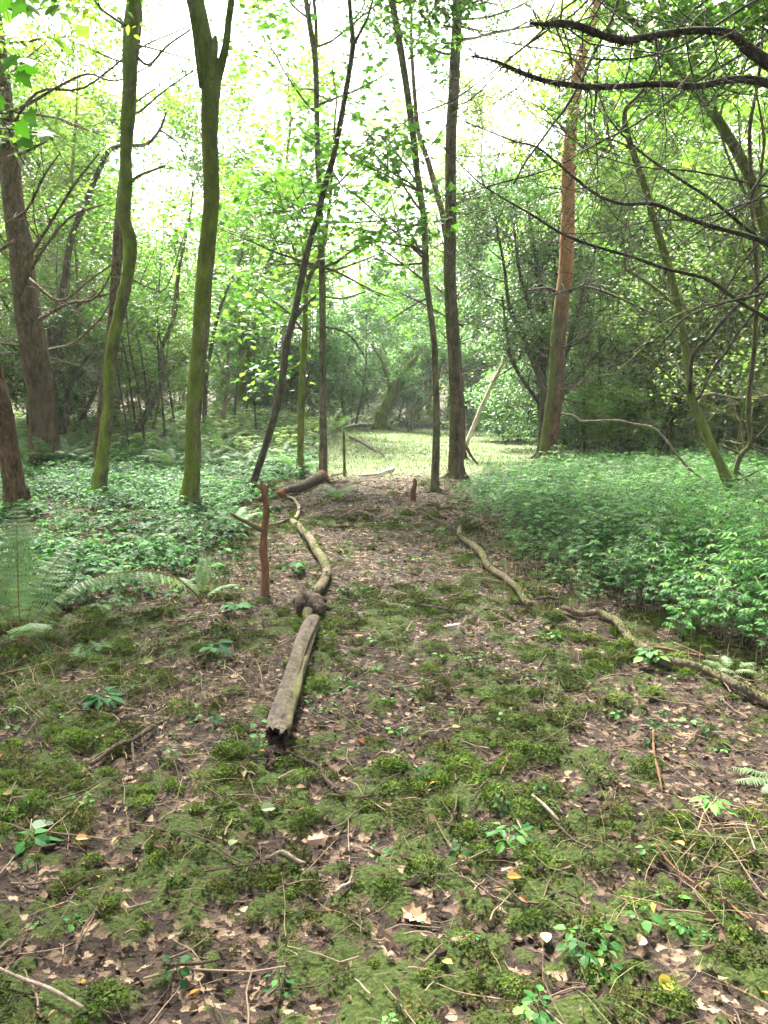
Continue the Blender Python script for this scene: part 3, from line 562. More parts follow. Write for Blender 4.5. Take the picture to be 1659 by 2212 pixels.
# more dry boughs of the same conifer, thin and crossing
# near sycamore twigs, leaves hang in at the top left corner
g = np.array([-2.3, 2.6, 0.]); g[2] = float(gh(g[0], g[1]))
root = empty('maple_sapling', g, 'near maple sapling whose bright lobed leaves hang in at the top left corner', 'sapling')
tr = MB(); top = [g + [0, 0, -.1], g + [.05, .05, .8], g + [.02, .1, 1.7], g + [.12, .1, 2.5], g + [.2, .15, 3.2]]; tr.tube(top, [.022, .02, .016, .012, .006], sides=10, sub=4)
cr = MB()
for (a, b, Yn) in (((-160, 260), (60, 20), 2.6), ((-160, 330), (20, 245), 2.6), ((-160, 420), (62, 262), 2.9), ((-160, 460), (108, 290), 3.0), ((-150, 160), (10, 120), 2.5), ((-150, 60), (90, -10), 2.5), ((-160, 300), (-40, 200), 2.6)):
    p1 = at(b[0], b[1], Yn); p0 = np.array([g[0] + .1, g[1] + .1, p1[2] - .1]); mid = (p0 + p1) / 2 + [0, 0, .06]
    tr.tube([p0, mid, p1], [.006, .004, .0025], sides=5, sub=4)
    n = 5; cr.leaves(LOBED, np.repeat(p1[None], n, 0) + rs.normal(size=(n, 3)) * [.035, .05, .025], np.stack([rs.normal(size=n) * .7, rs.normal(size=n) * .5 - .3, -np.ones(n) * .7], -1), updir(n, .5, rs) + [0, -.7, 0], .055 + .03 * rs.rand(n))
    n = 6; tt = rs.rand(n)[:, None] * .7; cr.leaves(LOBED, mid * (1 - tt) + p0 * tt + rs.normal(size=(n, 3)) * .05, hdir(n, .4, rs) - [0, 0, .4], updir(n, .5, rs), .08)
tr.build('trunk', M['bark_grey'], root); cr.build('crown', M['lf_near'], root, smooth_=False)

# unseen trees added round and behind the viewpoint so their crowns shade the foreground
PRN = []
def overhead(x, y, H, seed, label):
    rs = np.random.RandomState(seed); z = float(gh(x, y)); root = empty('added_shade_tree', (x, y, z), label, 'tree'); tr = MB(); d = nrm(np.array([rs.normal() * .05, rs.normal() * .05, 1])); P = [np.array([x, y, z - .2])]
    for k in range(10): d = nrm(d + rs.normal(size=3) * .05); P.append(P[-1] + d * H / 10)
    R = np.linspace(.19, .04, 11); P, R = smooth(np.array(P), R, 3); tr.tube(P, R, sides=14, rough=.1); tips = []
    ix = np.where(P[:, 2] > 5.6)[0]
    for k in range(24): i = ix[rs.randint(len(ix))]; a = rs.rand() * 6.28; grow(tr, P[i], (math.cos(a), math.sin(a), .3), 3.6 * (.7 + .5 * rs.rand()), R[i] * .5, 2, rs, tips)
    cr = MB(); foliage(cr, tips, QUADW, 9, .2, rs, .4); tr.build('trunk', M['bark_moss'], root); cr.build('crown', M['lf_mid'], root, smooth_=False)
overhead(-5.4, 7.6, 12, 206, 'tall unseen mossy tree beyond the left edge, added so its boughs shade the foreground')
overhead(5.9, 8.6, 12, 207, 'tall unseen mossy tree beyond the right edge, added so its boughs shade the foreground')
overhead(-3.6, 1.0, 11, 201, 'unseen mossy tree left of the viewpoint, added so its crown shades the foreground')
overhead(2.9, -1.0, 12, 202, 'unseen mossy tree right behind the viewpoint, added so its crown shades the foreground')
overhead(-1.2, -2.6, 12, 203, 'unseen mossy tree straight behind the viewpoint, its high leafy crown added for shade')
overhead(6.2, 3.2, 11, 204, 'unseen mossy tree well right of the viewpoint, added to shade the herb bed')
overhead(-6.8, 4.6, 11, 205, 'unseen mossy tree well left of the viewpoint, added to shade the ferns')
# ------------------------------------------------------------------ middle-distance and background trees
def dup(root, loc, rz, s, label, group, name=None, tilt=0.):
    r = root.copy(); COL.objects.link(r); r.location = loc; r.rotation_euler = (0, tilt, rz); r.scale = (s, s, s); r['label'] = label; r['group'] = group
    if name: r.name = name
    for ch in root.children:
        c = ch.copy(); COL.objects.link(c); c.parent = r
    return r
def proto(name, seed, H, r0, zc, nl, L, depth=2, kids=4, per=5, size=.1, tm=QUADW, leaf='lf_mid', bark='bark_dark', lean=.15, stems=1, spread=.25, up=.08, ztw=0, wig=.06, keep=1., elev=.35, fill=0):
    rs = np.random.RandomState(seed); root = empty(name, (0, 0, 0), '', 'tree'); tr = MB(); tips = []
    for s_ in range(stems):
        a = rs.rand() * 6.28; ln = lean * (1 if stems == 1 else 2.2); d = nrm(np.array([math.cos(a) * ln, math.sin(a) * ln, 1.])); P = [np.array([.12 * math.cos(a) * (stems > 1), .12 * math.sin(a) * (stems > 1), -.2])]
        n = 12; h = H * (1 - .3 * rs.rand() * (stems > 1))
        for k in range(n): d = nrm(d + rs.normal(size=3) * wig + [0, 0, .03]); P.append(P[-1] + d * (h + .2) / n)
        R = np.linspace(1, .12, n + 1) * r0 * (1 if stems == 1 else .6); R[0] *= 1.4; P, R = smooth(np.array(P), R, 2); tr.tube(P, R, sides=9, rough=.12, seed=seed % 40)
        ix = np.where(P[:, 2] > zc)[0]
        for j in range(max(2, nl // stems)):
            i = ix[rs.randint(len(ix))]; a = rs.rand() * 6.28; f = 1.15 - .55 * (P[i][2] - zc) / max(h - zc, .1)
            grow(tr, P[i], (math.cos(a), math.sin(a), elev + rs.normal() * .25), L * f * (.7 + .5 * rs.rand()), min(R[i] * .6, L * .016), depth, rs, tips, up=up, kids=kids, sides=4)
        if ztw: stubs(tr, P, R, rs, ztw // stems, (.5, 1.8), .011, .12, .7, kids=4, depth=1, wig=.2)
    cr = MB(); foliage(cr, tips, tm, per, size, rs, spread, keep=keep)
    tr.build('trunk', M[bark], root); cr.build('crown', M[leaf], root, smooth_=False); return root
PR = {
 'leafy': proto('leafy_tree', 101, 11, .14, 1.6, 34, 2.3, per=6, size=.15, leaf='lf_mid', bark='bark_grey'),
 'lime': proto('leafy_tree', 102, 12.5, .16, 2.6, 34, 2.5, per=6, size=.15, leaf='lf_pale', bark='bark_moss'),
 'blue': proto('leafy_tree', 103, 8.5, .12, 0.9, 32, 2.1, per=7, size=.14, leaf='lf_blue', bark='bark_grey', stems=2),
 'thick': proto('twiggy_tree', 104, 8, .15, .9, 36, 2.0, per=3, size=.10, leaf='lf_grey', bark='bark_dark', stems=4, ztw=70, wig=.12, lean=.2),
 'ivy': proto('ivy_tree', 105, 9, .2, .8, 34, 1.5, per=8, size=.09, leaf='lf_dark', bark='bark_dark', stems=3, ztw=50, lean=.12, spread=.18),
 'bush': proto('leafy_bush', 106, 3.0, .05, .15, 36, 1.3, per=6, size=.11, leaf='lf_blue', bark='bark_dark', stems=6, wig=.1, lean=.25, spread=.2),
 'bush2': proto('leafy_bush', 107, 3.6, .05, .3, 36, 1.4, per=5, size=.12, leaf='lf_mid', bark='bark_grey', stems=6, wig=.1, lean=.22, spread=.2),
 'dead': proto('twiggy_tree', 108, 7.5, .09, 1.2, 20, 1.5, per=2, size=.09, leaf='lf_grey', bark='bark_lime', stems=2, ztw=70, wig=.1, lean=.25),
}
used = set()
def put(kind, px, Y, s=1., label='', group=None, name=None, rz=None, tilt=0.):
    rs = np.random.RandomState(int(px * 7 + Y * 131) % 99991); x = (px - 829.5) / F * Y; z = float(gh(x, Y)) - .05; rz = rs.rand() * 6.28 if rz is None else rz
    p = PR[kind]
    if kind not in used:
        used.add(kind); p.location = (x, Y, z); p.rotation_euler = (0, tilt, rz); p.scale = (s, s, s); p['label'] = label
        if group: p['group'] = group
        if name: p.name = name
        return p
    return dup(p, (x, Y, z), rz, s, label, group or '', name, tilt) if group else dup2(p, (x, Y, z), rz, s, label, name, tilt)
def dup2(p, loc, rz, s, label, name, tilt):
    r = dup(p, loc, rz, s, label, 'x', name, tilt); del r['group']; return r
L1 = 'green leafy tree in the unbroken woodland behind the far end of the clearing'
L2 = 'pale lime green tree rising high in the woodland at the back, against the white sky'
L3 = 'blue green leafy tree at the back of the clearing, branches down to the ground'
L4 = 'grey brown twiggy tree in the tangled thicket behind the herb bed on the right'
L5 = 'dark ivy clad multi stemmed tree in the wood behind the orange pine'
L6 = 'low blue green bush at the foot of the woodland edge'
L7 = 'mid green hazel like bush in the undergrowth behind the left trunks'
G = {1: 'green trees of the background wood', 2: 'pale lime trees of the background wood', 3: 'blue green trees at the back of the clearing', 4: 'twiggy trees in the right hand thicket', 5: 'ivy clad trees behind the pine', 6: 'bushes at the woodland edge', 7: 'bushes behind the left trunks'}
for px, Y, s in ((80, 27, .95), (330, 30, 1.), (560, 33, 1.05), (1130, 37, .9), (1330, 33, .95), (-100, 22, .9), (1560, 34, 1), (1820, 30, 1), (1190, 29, .98), (1290, 27, .95), (1060, 34, .95), (20, 36, 1.1), (440, 42, 1.1)): put('leafy', px, Y, s, L1, G[1])
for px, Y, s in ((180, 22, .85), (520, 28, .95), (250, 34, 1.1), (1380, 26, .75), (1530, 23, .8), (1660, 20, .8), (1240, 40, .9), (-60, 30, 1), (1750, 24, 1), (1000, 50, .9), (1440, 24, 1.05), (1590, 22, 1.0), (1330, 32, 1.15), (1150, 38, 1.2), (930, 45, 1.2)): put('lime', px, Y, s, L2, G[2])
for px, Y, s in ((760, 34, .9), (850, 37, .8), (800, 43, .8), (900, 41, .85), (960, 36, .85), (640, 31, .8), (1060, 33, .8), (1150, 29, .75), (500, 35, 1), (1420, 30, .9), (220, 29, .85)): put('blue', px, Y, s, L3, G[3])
for px, Y, s in ((1290, 22, .8), (1400, 20, .8), (1500, 22, .9), (1610, 19, .85), (1710, 17, .8), (1350, 26, .9), (1580, 26, 1.), (150, 21, .75), (-120, 19, .8)): put('thick', px, Y, s, L4 if px > 900 else 'grey brown twiggy tree in the tangle behind the left hand trunks', G[4] if px > 900 else 'twiggy trees behind the left trunks')
for px, Y, s in ((1190, 21.5, .85), (1245, 24, .8)): put('ivy', px, Y, s, L5, G[5])
for px, Y, s in ((600, 32, .8), (690, 33, .9), (760, 36, .8), (880, 36, .7), (1000, 34, .8), (1070, 33, .75), (1130, 25, .75), (1210, 23, .6), (1300, 21, .7), (1400, 21.5, .6), (1480, 24, .8), (1600, 20, .6), (1700, 18, .7), (540, 30, .7)): put('bush', px, Y, s, L6, G[6])
for px, Y, s in ((170, 23, .8), (320, 25, .7), (380, 28, .9), (530, 31, .9), (-40, 24, .9)): put('bush2', px, Y, s, L7, G[7])
put('bush2', 1345, 17.5, .5, 'small bright green bush behind the herb bed, right of the orange pine', name='leafy_bush')
for px, Y, s in ((1455, 18, .8), (1570, 15.5, .85), (1740, 14, .9), (1330, 19, .7)): put('dead', px, Y, s, 'mossy half dead tree full of bare twigs in the thicket on the right', 'half dead trees in the right hand thicket')
for px, Y, s in ((110, 18.5, .8), (300, 19, .7)): put('dead', px, Y, s, 'mossy half dead tree full of bare twigs behind the left hand trunks', 'half dead trees behind the left trunks')
PR['pole'] = proto('thin_sapling', 109, 5.6, .035, 2.2, 9, 1.0, depth=1, per=5, size=.11, leaf='lf_bright', bark='bark_dark', ztw=8, lean=.14, wig=.05)
for px, Y, s in ((285, 18, .8), (300, 20, 1.), (318, 17, .9), (335, 22, 1.1), (362, 19, .9), (385, 21, 1.), (190, 19, .9), (170, 22, 1.), (505, 23, 1.), (530, 25, 1.1), (555, 22, .9), (595, 27, 1.), (60, 24, 1.1), (150, 25, 1.)): put('pole', px, Y, s, 'thin dark bare sapling stem in the undergrowth behind the left hand trunks', 'thin sapling stems behind the left trunks')
for px, Y, s in ((1260, 20, 1.), (1310, 19, .8), (1350, 22, 1.), (1390, 19, .9), (1440, 21, 1.), (1520, 19, 1.), (1640, 18, 1.), (1275, 25, 1.1), (1490, 25, 1.1)): put('pole', px, Y, s, 'thin dark bare sapling stem in the thicket behind the herb bed', 'thin sapling stems in the right thicket')
# fill the sides beyond the frame so that the wood goes on
for px, Y, k in ((2000, 14, 'leafy'), (2100, 20, 'lime'), (-400, 13, 'leafy'), (-300, 18, 'lime'), (1950, 26, 'leafy')): put(k, px, Y, .85, L1 if k == 'leafy' else L2, G[1] if k == 'leafy' else G[2])

# ---- middle distance trees traced one by one --------------------------------
t = FrameTree('crooked_dark_tree', 'dark ivy grown crooked trunk between the thick left conifer and the knobbly mossy trunk',
    [(128, 1000, 26), (120, 900, 20), (114, 800, 19), (112, 718, 18), (125, 660, 15), (137, 620, 15), (145, 568, 15), (152, 520, 15), (166, 480, 14), (185, 440, 14), (200, 400, 13), (215, 365, 12), (232, 330, 11), (260, 315, 9), (315, 312, 7), (345, 280, 6), (360, 240, 4)], 'bark_dark', Y=17.5, extend=0, seed=31)
t.limb([(114, 745, 14), (135, 715, 12), (145, 690, 9), (180, 650, 7), (235, 635, 5)], 17.5, kids=6, tw=.8); t.limb([(345, 280, 5), (385, 310, 4), (400, 345, 3)], 17.5, kids=4)
t.limb([(140, 948, 12), (140, 880, 11), (160, 820, 9), (185, 780, 7), (215, 740, 5)], 17.5, kids=4); stubs(t.tr, t.P, t.R, t.rs, 26, (.3, 1.4), .008, .2, 1)
t.crown(.6, 12, .6, per=12, size=.07, tm=LEAF, mat='lf_dark', zmax=3, spread=.1); t.done()
t = FrameTree('bent_tree', 'small mossy tree bent to the right then upright, between the mossy trunks at left',
    [(270, 982, 20), (282, 952, 17), (297, 930, 16), (320, 888, 16), (340, 850, 16), (352, 820, 15), (350, 795, 12), (346, 773, 10), (352, 745, 10), (368, 708, 10), (380, 665, 9), (385, 593, 8), (395, 540, 7), (410, 470, 5)], 'bark_grey', Y=19.5, extend=1.5, seed=32)
t.limb([(352, 820, 10), (372, 795, 9), (390, 785, 8), (415, 758, 7), (450, 735, 5)], 19.5, kids=4, leafy=True); t.limb([(345, 760, 6), (320, 725, 5), (280, 705, 4), (240, 700, 3)], 19.5, kids=5); stubs(t.tr, t.P, t.R, t.rs, 20, (.3, 1.5), .007, .3, 1)
t.crown(4.6, 5, 1.2, per=6, size=.1, tm=LEAF, mat='lf_mid'); t.done()
t = FrameTree('dark_tree', 'thin dark trunk half hidden behind the stout forked mossy trunk, seen on its right side',
    [(440, 905, 11), (443, 860, 10), (447, 800, 10), (455, 760, 9), (466, 700, 8), (485, 640, 7), (520, 560, 5)], 'bark_dark', Y=21, extend=1, seed=33)
stubs(t.tr, t.P, t.R, t.rs, 12, (.3, 1.), .006, .3, 1); t.crown(3.5, 6, 1.3, per=6, size=.11, tm=LEAF, mat='lf_bright'); t.done()
t = FrameTree('shrubby_tree', 'small yellowish forked tree on the bank between the stout mossy trunk and leaning dark stem',
    [(482, 925, 12), (484, 890, 10), (490, 850, 8), (494, 815, 8), (492, 785, 7), (498, 750, 5), (505, 700, 4)], 'dead_wood', Y=22, extend=.5, seed=34)
t.limb([(488, 870, 5), (505, 845, 5), (515, 800, 4), (530, 760, 3)], 22, kids=4, leafy=True); t.limb([(492, 815, 5), (478, 790, 4), (465, 760, 3)], 22, kids=4, leafy=True)
t.crown(1.7, 7, 1.2, per=6, size=.11, tm=LEAF, mat='lf_bright', flat=.5); t.done()
t = FrameTree('crooked_stump_tree', 'short thick crooked mossy trunk behind the clearing at the far end of the path',
    [(822, 930, 24), (826, 900, 22), (836, 875, 22), (848, 850, 26), (856, 828, 27), (862, 812, 20), (880, 790, 13), (900, 770, 9)], 'bark_moss', Y=31, extend=1.2, rough=.25, seed=35)
t.limb([(830, 890, 12), (815, 910, 9), (810, 928, 8)], 30.8, rough=.3); t.limb([(850, 838, 12), (835, 815, 9), (825, 780, 7), (800, 740, 5)], 31, kids=5, leafy=True); t.limb([(856, 845, 9), (875, 838, 6), (895, 828, 4)], 31, kids=3)
t.crown(2., 14, 1.4, per=7, size=.12, tm=LEAF, mat='lf_bright'); t.done()
t = FrameTree('twisted_tree', 'thin twisted bare tree forking low, right of the crooked mossy trunk behind the clearing',
    [(884, 928, 10), (892, 905, 9), (905, 885, 8), (925, 862, 8), (940, 835, 7), (950, 800, 5)], 'bark_grey', Y=29.5, extend=1, seed=36)
t.limb([(892, 905, 7), (895, 880, 6), (905, 850, 5), (912, 820, 4)], 29.5, kids=4, leafy=True); stubs(t.tr, t.P, t.R, t.rs, 8, (.3, 1.), .008, .3, 1); t.crown(2.2, 6, 1.2, per=6, size=.11, tm=LEAF, mat='lf_blue'); t.done()
# pale dead birch leaning
Y = 20.0
P, R = px_line([(999, 978, 11), (1012, 948, 10), (1030, 903, 9), (1049, 860, 9), (1066, 825, 9), (1080, 798, 8), (1093, 770, 7), (1104, 745, 6)], Y, -.5); mb = MB(); mb.tube(P, R, sides=10, sub=4, rough=.15)
grow(mb, P[-1], (-.3, 0, 1), .5, .02, 1, np.random.RandomState(3), []); grow(mb, P[-2], (.6, 0, .8), .4, .015, 1, np.random.RandomState(4), [])
tag(mb.build('dead_birch', M['pale_birch']), 'pale bare dead trunk propped at a slant beyond the dark brown conifer', 'dead tree')
t = FrameTree('many_stemmed_tree', 'dark tree fanning into many upright ivy clad stems just behind the orange pine',
    [(1172, 975, 26), (1175, 900, 22), (1172, 830, 18), (1152, 780, 15), (1135, 735, 13), (1112, 690, 11), (1098, 650, 9), (1090, 580, 7), (1075, 500, 5)], 'bark_dark', Y=18.5, extend=1, seed=37)
for pts in ([(1175, 850, 15), (1172, 760, 13), (1176, 668, 11), (1160, 593, 9), (1155, 520, 6)], [(1178, 860, 15), (1215, 790, 12), (1235, 715, 11), (1253, 658, 9), (1270, 590, 6)], [(1175, 830, 13), (1160, 740, 11), (1140, 650, 9), (1120, 580, 7), (1110, 480, 5)],
            [(1178, 880, 13), (1240, 830, 10), (1290, 760, 8), (1330, 690, 6), (1350, 600, 4)], [(1176, 800, 11), (1190, 700, 9), (1200, 600, 7), (1190, 480, 5)], [(1170, 880, 10), (1110, 790, 8), (1095, 720, 6), (1085, 640, 4)]):
    P_, R_ = t.limb(pts, 18.5 + t.rs.rand(), t.rs.normal() * .8, kids=9, tw=1.1, leafy=True); 
    for q in P_[4:]: 
        for _ in range(3): t.tips.append((q + t.rs.normal(size=3) * .08, np.array([0, 0, 1.])))
t.tips2 = [(p + t.rs.normal(size=3) * .12, d) for p, d in t.tips * 2]; foliage(t.cr, t.tips2, LEAF, 5, .085, t.rs, .17); t.tips = []
t.crown(1.0, 26, 1.5, per=7, size=.085, tm=LEAF, mat='lf_dark', zmax=5.5, spread=.2); t.done()
t = FrameTree('mossy_back_tree', 'mossy upright trunk behind the herb bed, to the right of the leaning lime green trunk',
    [(1552, 975, 17), (1560, 930, 15), (1567, 880, 15), (1572, 800, 14), (1580, 740, 14), (1590, 680, 13), (1602, 618, 12), (1610, 540, 11), (1600, 450, 9)], 'bark_moss', Y=17.8, extend=2.5, seed=38)
stubs(t.tr, t.P, t.R, t.rs, 24, (.4, 1.6), .009, .2, 1); t.crown(4, 9, 1.4, per=5, size=.09, tm=LEAF, mat='lf_mid'); t.done()
t = FrameTree('ivy_clad_tree', 'dark ivy covered trunk near the right edge, behind the curved reddish stem',
    [(1592, 980, 30), (1597, 930, 26), (1600, 868, 20), (1590, 800, 13), (1575, 720, 12), (1590, 650, 11), (1620, 580, 9), (1650, 500, 7)], 'bark_dark', Y=17, extend=2.5, seed=39)
t.limb([(1600, 900, 14), (1625, 860, 11), (1640, 780, 10), (1655, 700, 8), (1680, 600, 6)], 17, kids=7, tw=.9); stubs(t.tr, t.P, t.R, t.rs, 20, (.4, 1.4), .008, .2, 1)
t.crown(.3, 30, .45, per=14, size=.075, tm=LEAF, mat='lf_dark', zmax=2.2, spread=.1); t.crown(4, 6, 1.3, per=5, size=.09, tm=LEAF, mat='lf_dark'); t.done()

# ---- the far wood as one mass ------------------------------------------------
rs = np.random.RandomState(55); far = MB()
n = 900
a = rs.rand(n) * 2.3 + (pi / 2 - 1.15); rr = 44 + 22 * rs.rand(n); cx = np.cos(a) * rr; cy = np.sin(a) * rr
prof = 8.0 + 5 * fbm(a * 9, a * 0 + 3, 8) - 5.5 * np.exp(-((a - 1.53) / .16) ** 2)   # lower behind the path, where the sky opens
cz = gh(cx, cy) + prof * rs.rand(n) ** .8 * (.8 + .5 * (rr - 44) / 22)
per = 34; C = np.repeat(np.stack([cx, cy, cz], -1), per, 0); m = len(C); C = C + rs.normal(size=(m, 3)) * np.array([1.0, 1.0, .55])
far.leaves(QUADW, C, hdir(m, .5, rs), updir(m, .6, rs), .22 + .14 * rs.rand(m), 0, np.clip(np.repeat(rs.rand(n), per) * .6 + rs.rand(m) * .4, 0, 1))
for k in range(150):
    aa = rs.rand() * 2.2 + (pi / 2 - 1.1); r_ = 40 + 22 * rs.rand(); p = np.array([math.cos(aa) * r_, math.sin(aa) * r_, 0]); p[2] = gh(p[0], p[1]) - .2
    d = nrm(np.array([rs.normal() * .12, rs.normal() * .12, 1])); h = 7 + 5 * rs.rand(); far.tube([p, p + d * h * .5, p + d * h + rs.normal(size=3) * .4], [.16, .12, .05], sides=6, sub=3, mat=1)
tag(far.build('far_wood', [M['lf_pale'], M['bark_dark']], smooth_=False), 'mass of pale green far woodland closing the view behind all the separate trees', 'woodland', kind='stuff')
# ------------------------------------------------------------------ zones on the ground (world metres)
def edge(pts):
    W = np.array([gp(*p)[:2] for p in pts]); W = W[np.argsort(W[:, 1])]; return W
ER = edge([(2300, 1700), (1659, 1480), (1500, 1420), (1360, 1365), (1220, 1300), (1130, 1245), (1070, 1180), (1000, 1120), (955, 1082), (1000, 1062), (1080, 1048), (1180, 1036), (1320, 1018), (1500, 995), (1800, 960)])
EL = edge([(-300, 1480), (100, 1430), (380, 1310), (540, 1290), (600, 1200), (600, 1120), (595, 1080), (640, 1045), (690, 1030), (700, 1000), (720, 960), (740, 935)])
def xr(y): return np.interp(y, ER[:, 1], ER[:, 0])
def xl(y): return np.interp(y, EL[:, 1], EL[:, 0])
CY0 = gp(830, 1030)[1]; CY1 = gp(870, 930)[1]
def zone_clear(x, y):
    return sstep(CY0 - 1, CY0 + 2.5, y) * (1 - sstep(CY1 - 2, CY1 + 3, y)) * sstep(xl(y) - 1, xl(y) + .6, x) * (1 - sstep(8, 11, x - .10 * (y - 18)))
def mossf(x, y):
    m = fbm(x * 1.3 + 5, y * 1.3, 41, 2); m2 = fbm(x * 5, y * 5, 44, 3); m3 = fbm(x * 15, y * 15, 47, 2)
    return sstep(.47, .63, m * .30 + m2 * .36 + m3 * .34)
def bare(x, y):   # brown leaf litter belt at the end of the path
    return sstep(9.2, 11.2, y) * (1 - sstep(CY0 + .5, CY0 + 3, y)) * sstep(.3, .6, fbm(x * 1.1, y * .9, 61))

# ------------------------------------------------------------------ ground sheet
def ground():
    u = np.linspace(-1, 1, 560); X = 5.0 * u + 130 * np.sign(u) * np.abs(u) ** 6
    v = np.linspace(0, 1, 620); Y = -4 + 5 * v + 9 * v ** 1.5 + 140 * v ** 7
    xx, yy = np.meshgrid(X, Y); zz = gh(xx, yy) + .012 * (fbm(xx * 28, yy * 28, 9, 2) - .5) * (yy < 9)
    zz = zz + .03 * mossf(xx, yy) * (yy < 14)
    V = np.stack([xx, yy, zz], -1).reshape(-1, 3); a, b = len(Y), len(X)
    i, j = np.meshgrid(np.arange(a - 1), np.arange(b - 1), indexing='ij'); k = i * b + j
    q = np.stack([k, k + 1, k + b + 1, k + b], -1).reshape(-1)
    mb = MB(); mb.add(V, q, np.full(len(q) // 4, 4), 0, (mossf(xx, yy) * (1 - bare(xx, yy) * .8)).ravel())
    m, ns, ln = newmat('woodland floor')
    ge = ns.new('ShaderNodeNewGeometry'); at_ = N(ns, 'ShaderNodeAttribute', attribute_name='rnd'); ac = N(ns, 'ShaderNodeAttribute', attribute_name='clear')
    vo = N(ns, 'ShaderNodeTexVoronoi'); vo.inputs['Scale'].default_value = 38; vo.inputs['Randomness'].default_value = 1
    n0 = N(ns, 'ShaderNodeTexNoise'); n0.inputs['Scale'].default_value = 14; n0.inputs['Detail'].default_value = 4; ln.new(ge.outputs['Position'], n0.inputs[0])
    vm = N(ns, 'ShaderNodeVectorMath', operation='MULTIPLY_ADD'); ln.new(n0.outputs['Color'], vm.inputs[0]); vm.inputs[1].default_value = (.08, .08, .08); ln.new(ge.outputs['Position'], vm.inputs[2]); ln.new(vm.outputs[0], vo.inputs['Vector'])
    sp = ns.new('ShaderNodeSeparateColor'); ln.new(vo.outputs['Color'], sp.inputs[0])
    r1 = ramp(ns, [(0, (.018, .012, .010)), (.5, (.030, .021, .016)), (.68, (.055, .037, .027)), (.85, (.095, .064, .045)), (.95, (.17, .12, .08)), (1, (.28, .21, .14))]); ln.new(sp.outputs[0], r1.inputs[0])
    n1 = N(ns, 'ShaderNodeTexNoise'); n1.inputs['Scale'].default_value = 90; n1.inputs['Detail'].default_value = 5; ln.new(ge.outputs['Position'], n1.inputs[0])
    r2 = ramp(ns, [(.3, (.014, .024, .005)), (.5, (.030, .045, .009)), (.7, (.055, .07, .014))]); ln.new(n1.outputs['Fac'], r2.inputs[0])
    a = N(ns, 'ShaderNodeMath', operation='MULTIPLY_ADD'); ln.new(n1.outputs['Fac'], a.inputs[0]); a.inputs[1].default_value = .9; ln.new(at_.outputs['Fac'], a.inputs[2])
    mr = N(ns, 'ShaderNodeMapRange'); mr.inputs[1].default_value = .75; mr.inputs[2].default_value = 1.05; ln.new(a.outputs[0], mr.inputs[0])
    mx = N(ns, 'ShaderNodeMix', data_type='RGBA'); ln.new(mr.outputs[0], mx.inputs[0]); ln.new(r1.outputs[0], mx.inputs[6]); ln.new(r2.outputs[0], mx.inputs[7])
    n2 = N(ns, 'ShaderNodeTexNoise'); n2.inputs['Scale'].default_value = 5; n2.inputs['Detail'].default_value = 8; ln.new(ge.outputs['Position'], n2.inputs[0])
    r3 = ramp(ns, [(.35, (.05, .075, .03)), (.55, (.11, .14, .06)), (.7, (.20, .18, .11))]); ln.new(n2.outputs['Fac'], r3.inputs[0])
    m3 = N(ns, 'ShaderNodeMix', data_type='RGBA'); ln.new(ac.outputs['Fac'], m3.inputs[0]); ln.new(mx.outputs[2], m3.inputs[6]); ln.new(r3.outputs[0], m3.inputs[7])
    p = ns.new('ShaderNodeBsdfPrincipled'); ln.new(m3.outputs[2], p.inputs['Base Color']); p.inputs['Roughness'].default_value = .92; p.inputs['Specular IOR Level'].default_value = .15
    b = ns.new('ShaderNodeBump'); b.inputs['Strength'].default_value = .8; b.inputs['Distance'].default_value = .012
    ad = N(ns, 'ShaderNodeMath', operation='ADD'); ln.new(n1.outputs['Fac'], ad.inputs[0]); ln.new(vo.outputs['Distance'], ad.inputs[1]); ln.new(ad.outputs[0], b.inputs['Height']); ln.new(b.outputs[0], p.inputs['Normal'])
    o = ns.new('ShaderNodeOutputMaterial'); ln.new(p.outputs[0], o.inputs[0])
    me = mb.mesh('ground', m); c = me.attributes.new('clear', 'FLOAT', 'POINT'); c.data.foreach_set('value', zone_clear(xx, yy).ravel().astype(np.float32))
    ob = bpy.data.objects.new('ground', me); COL.objects.link(ob); tag(ob, 'uneven woodland floor of dark soil, leaf crumbs and green moss', 'ground', kind='structure')
ground()
def gz(x, y): return gh(x, y) + .03 * mossf(x, y) * (np.asarray(y) < 14)

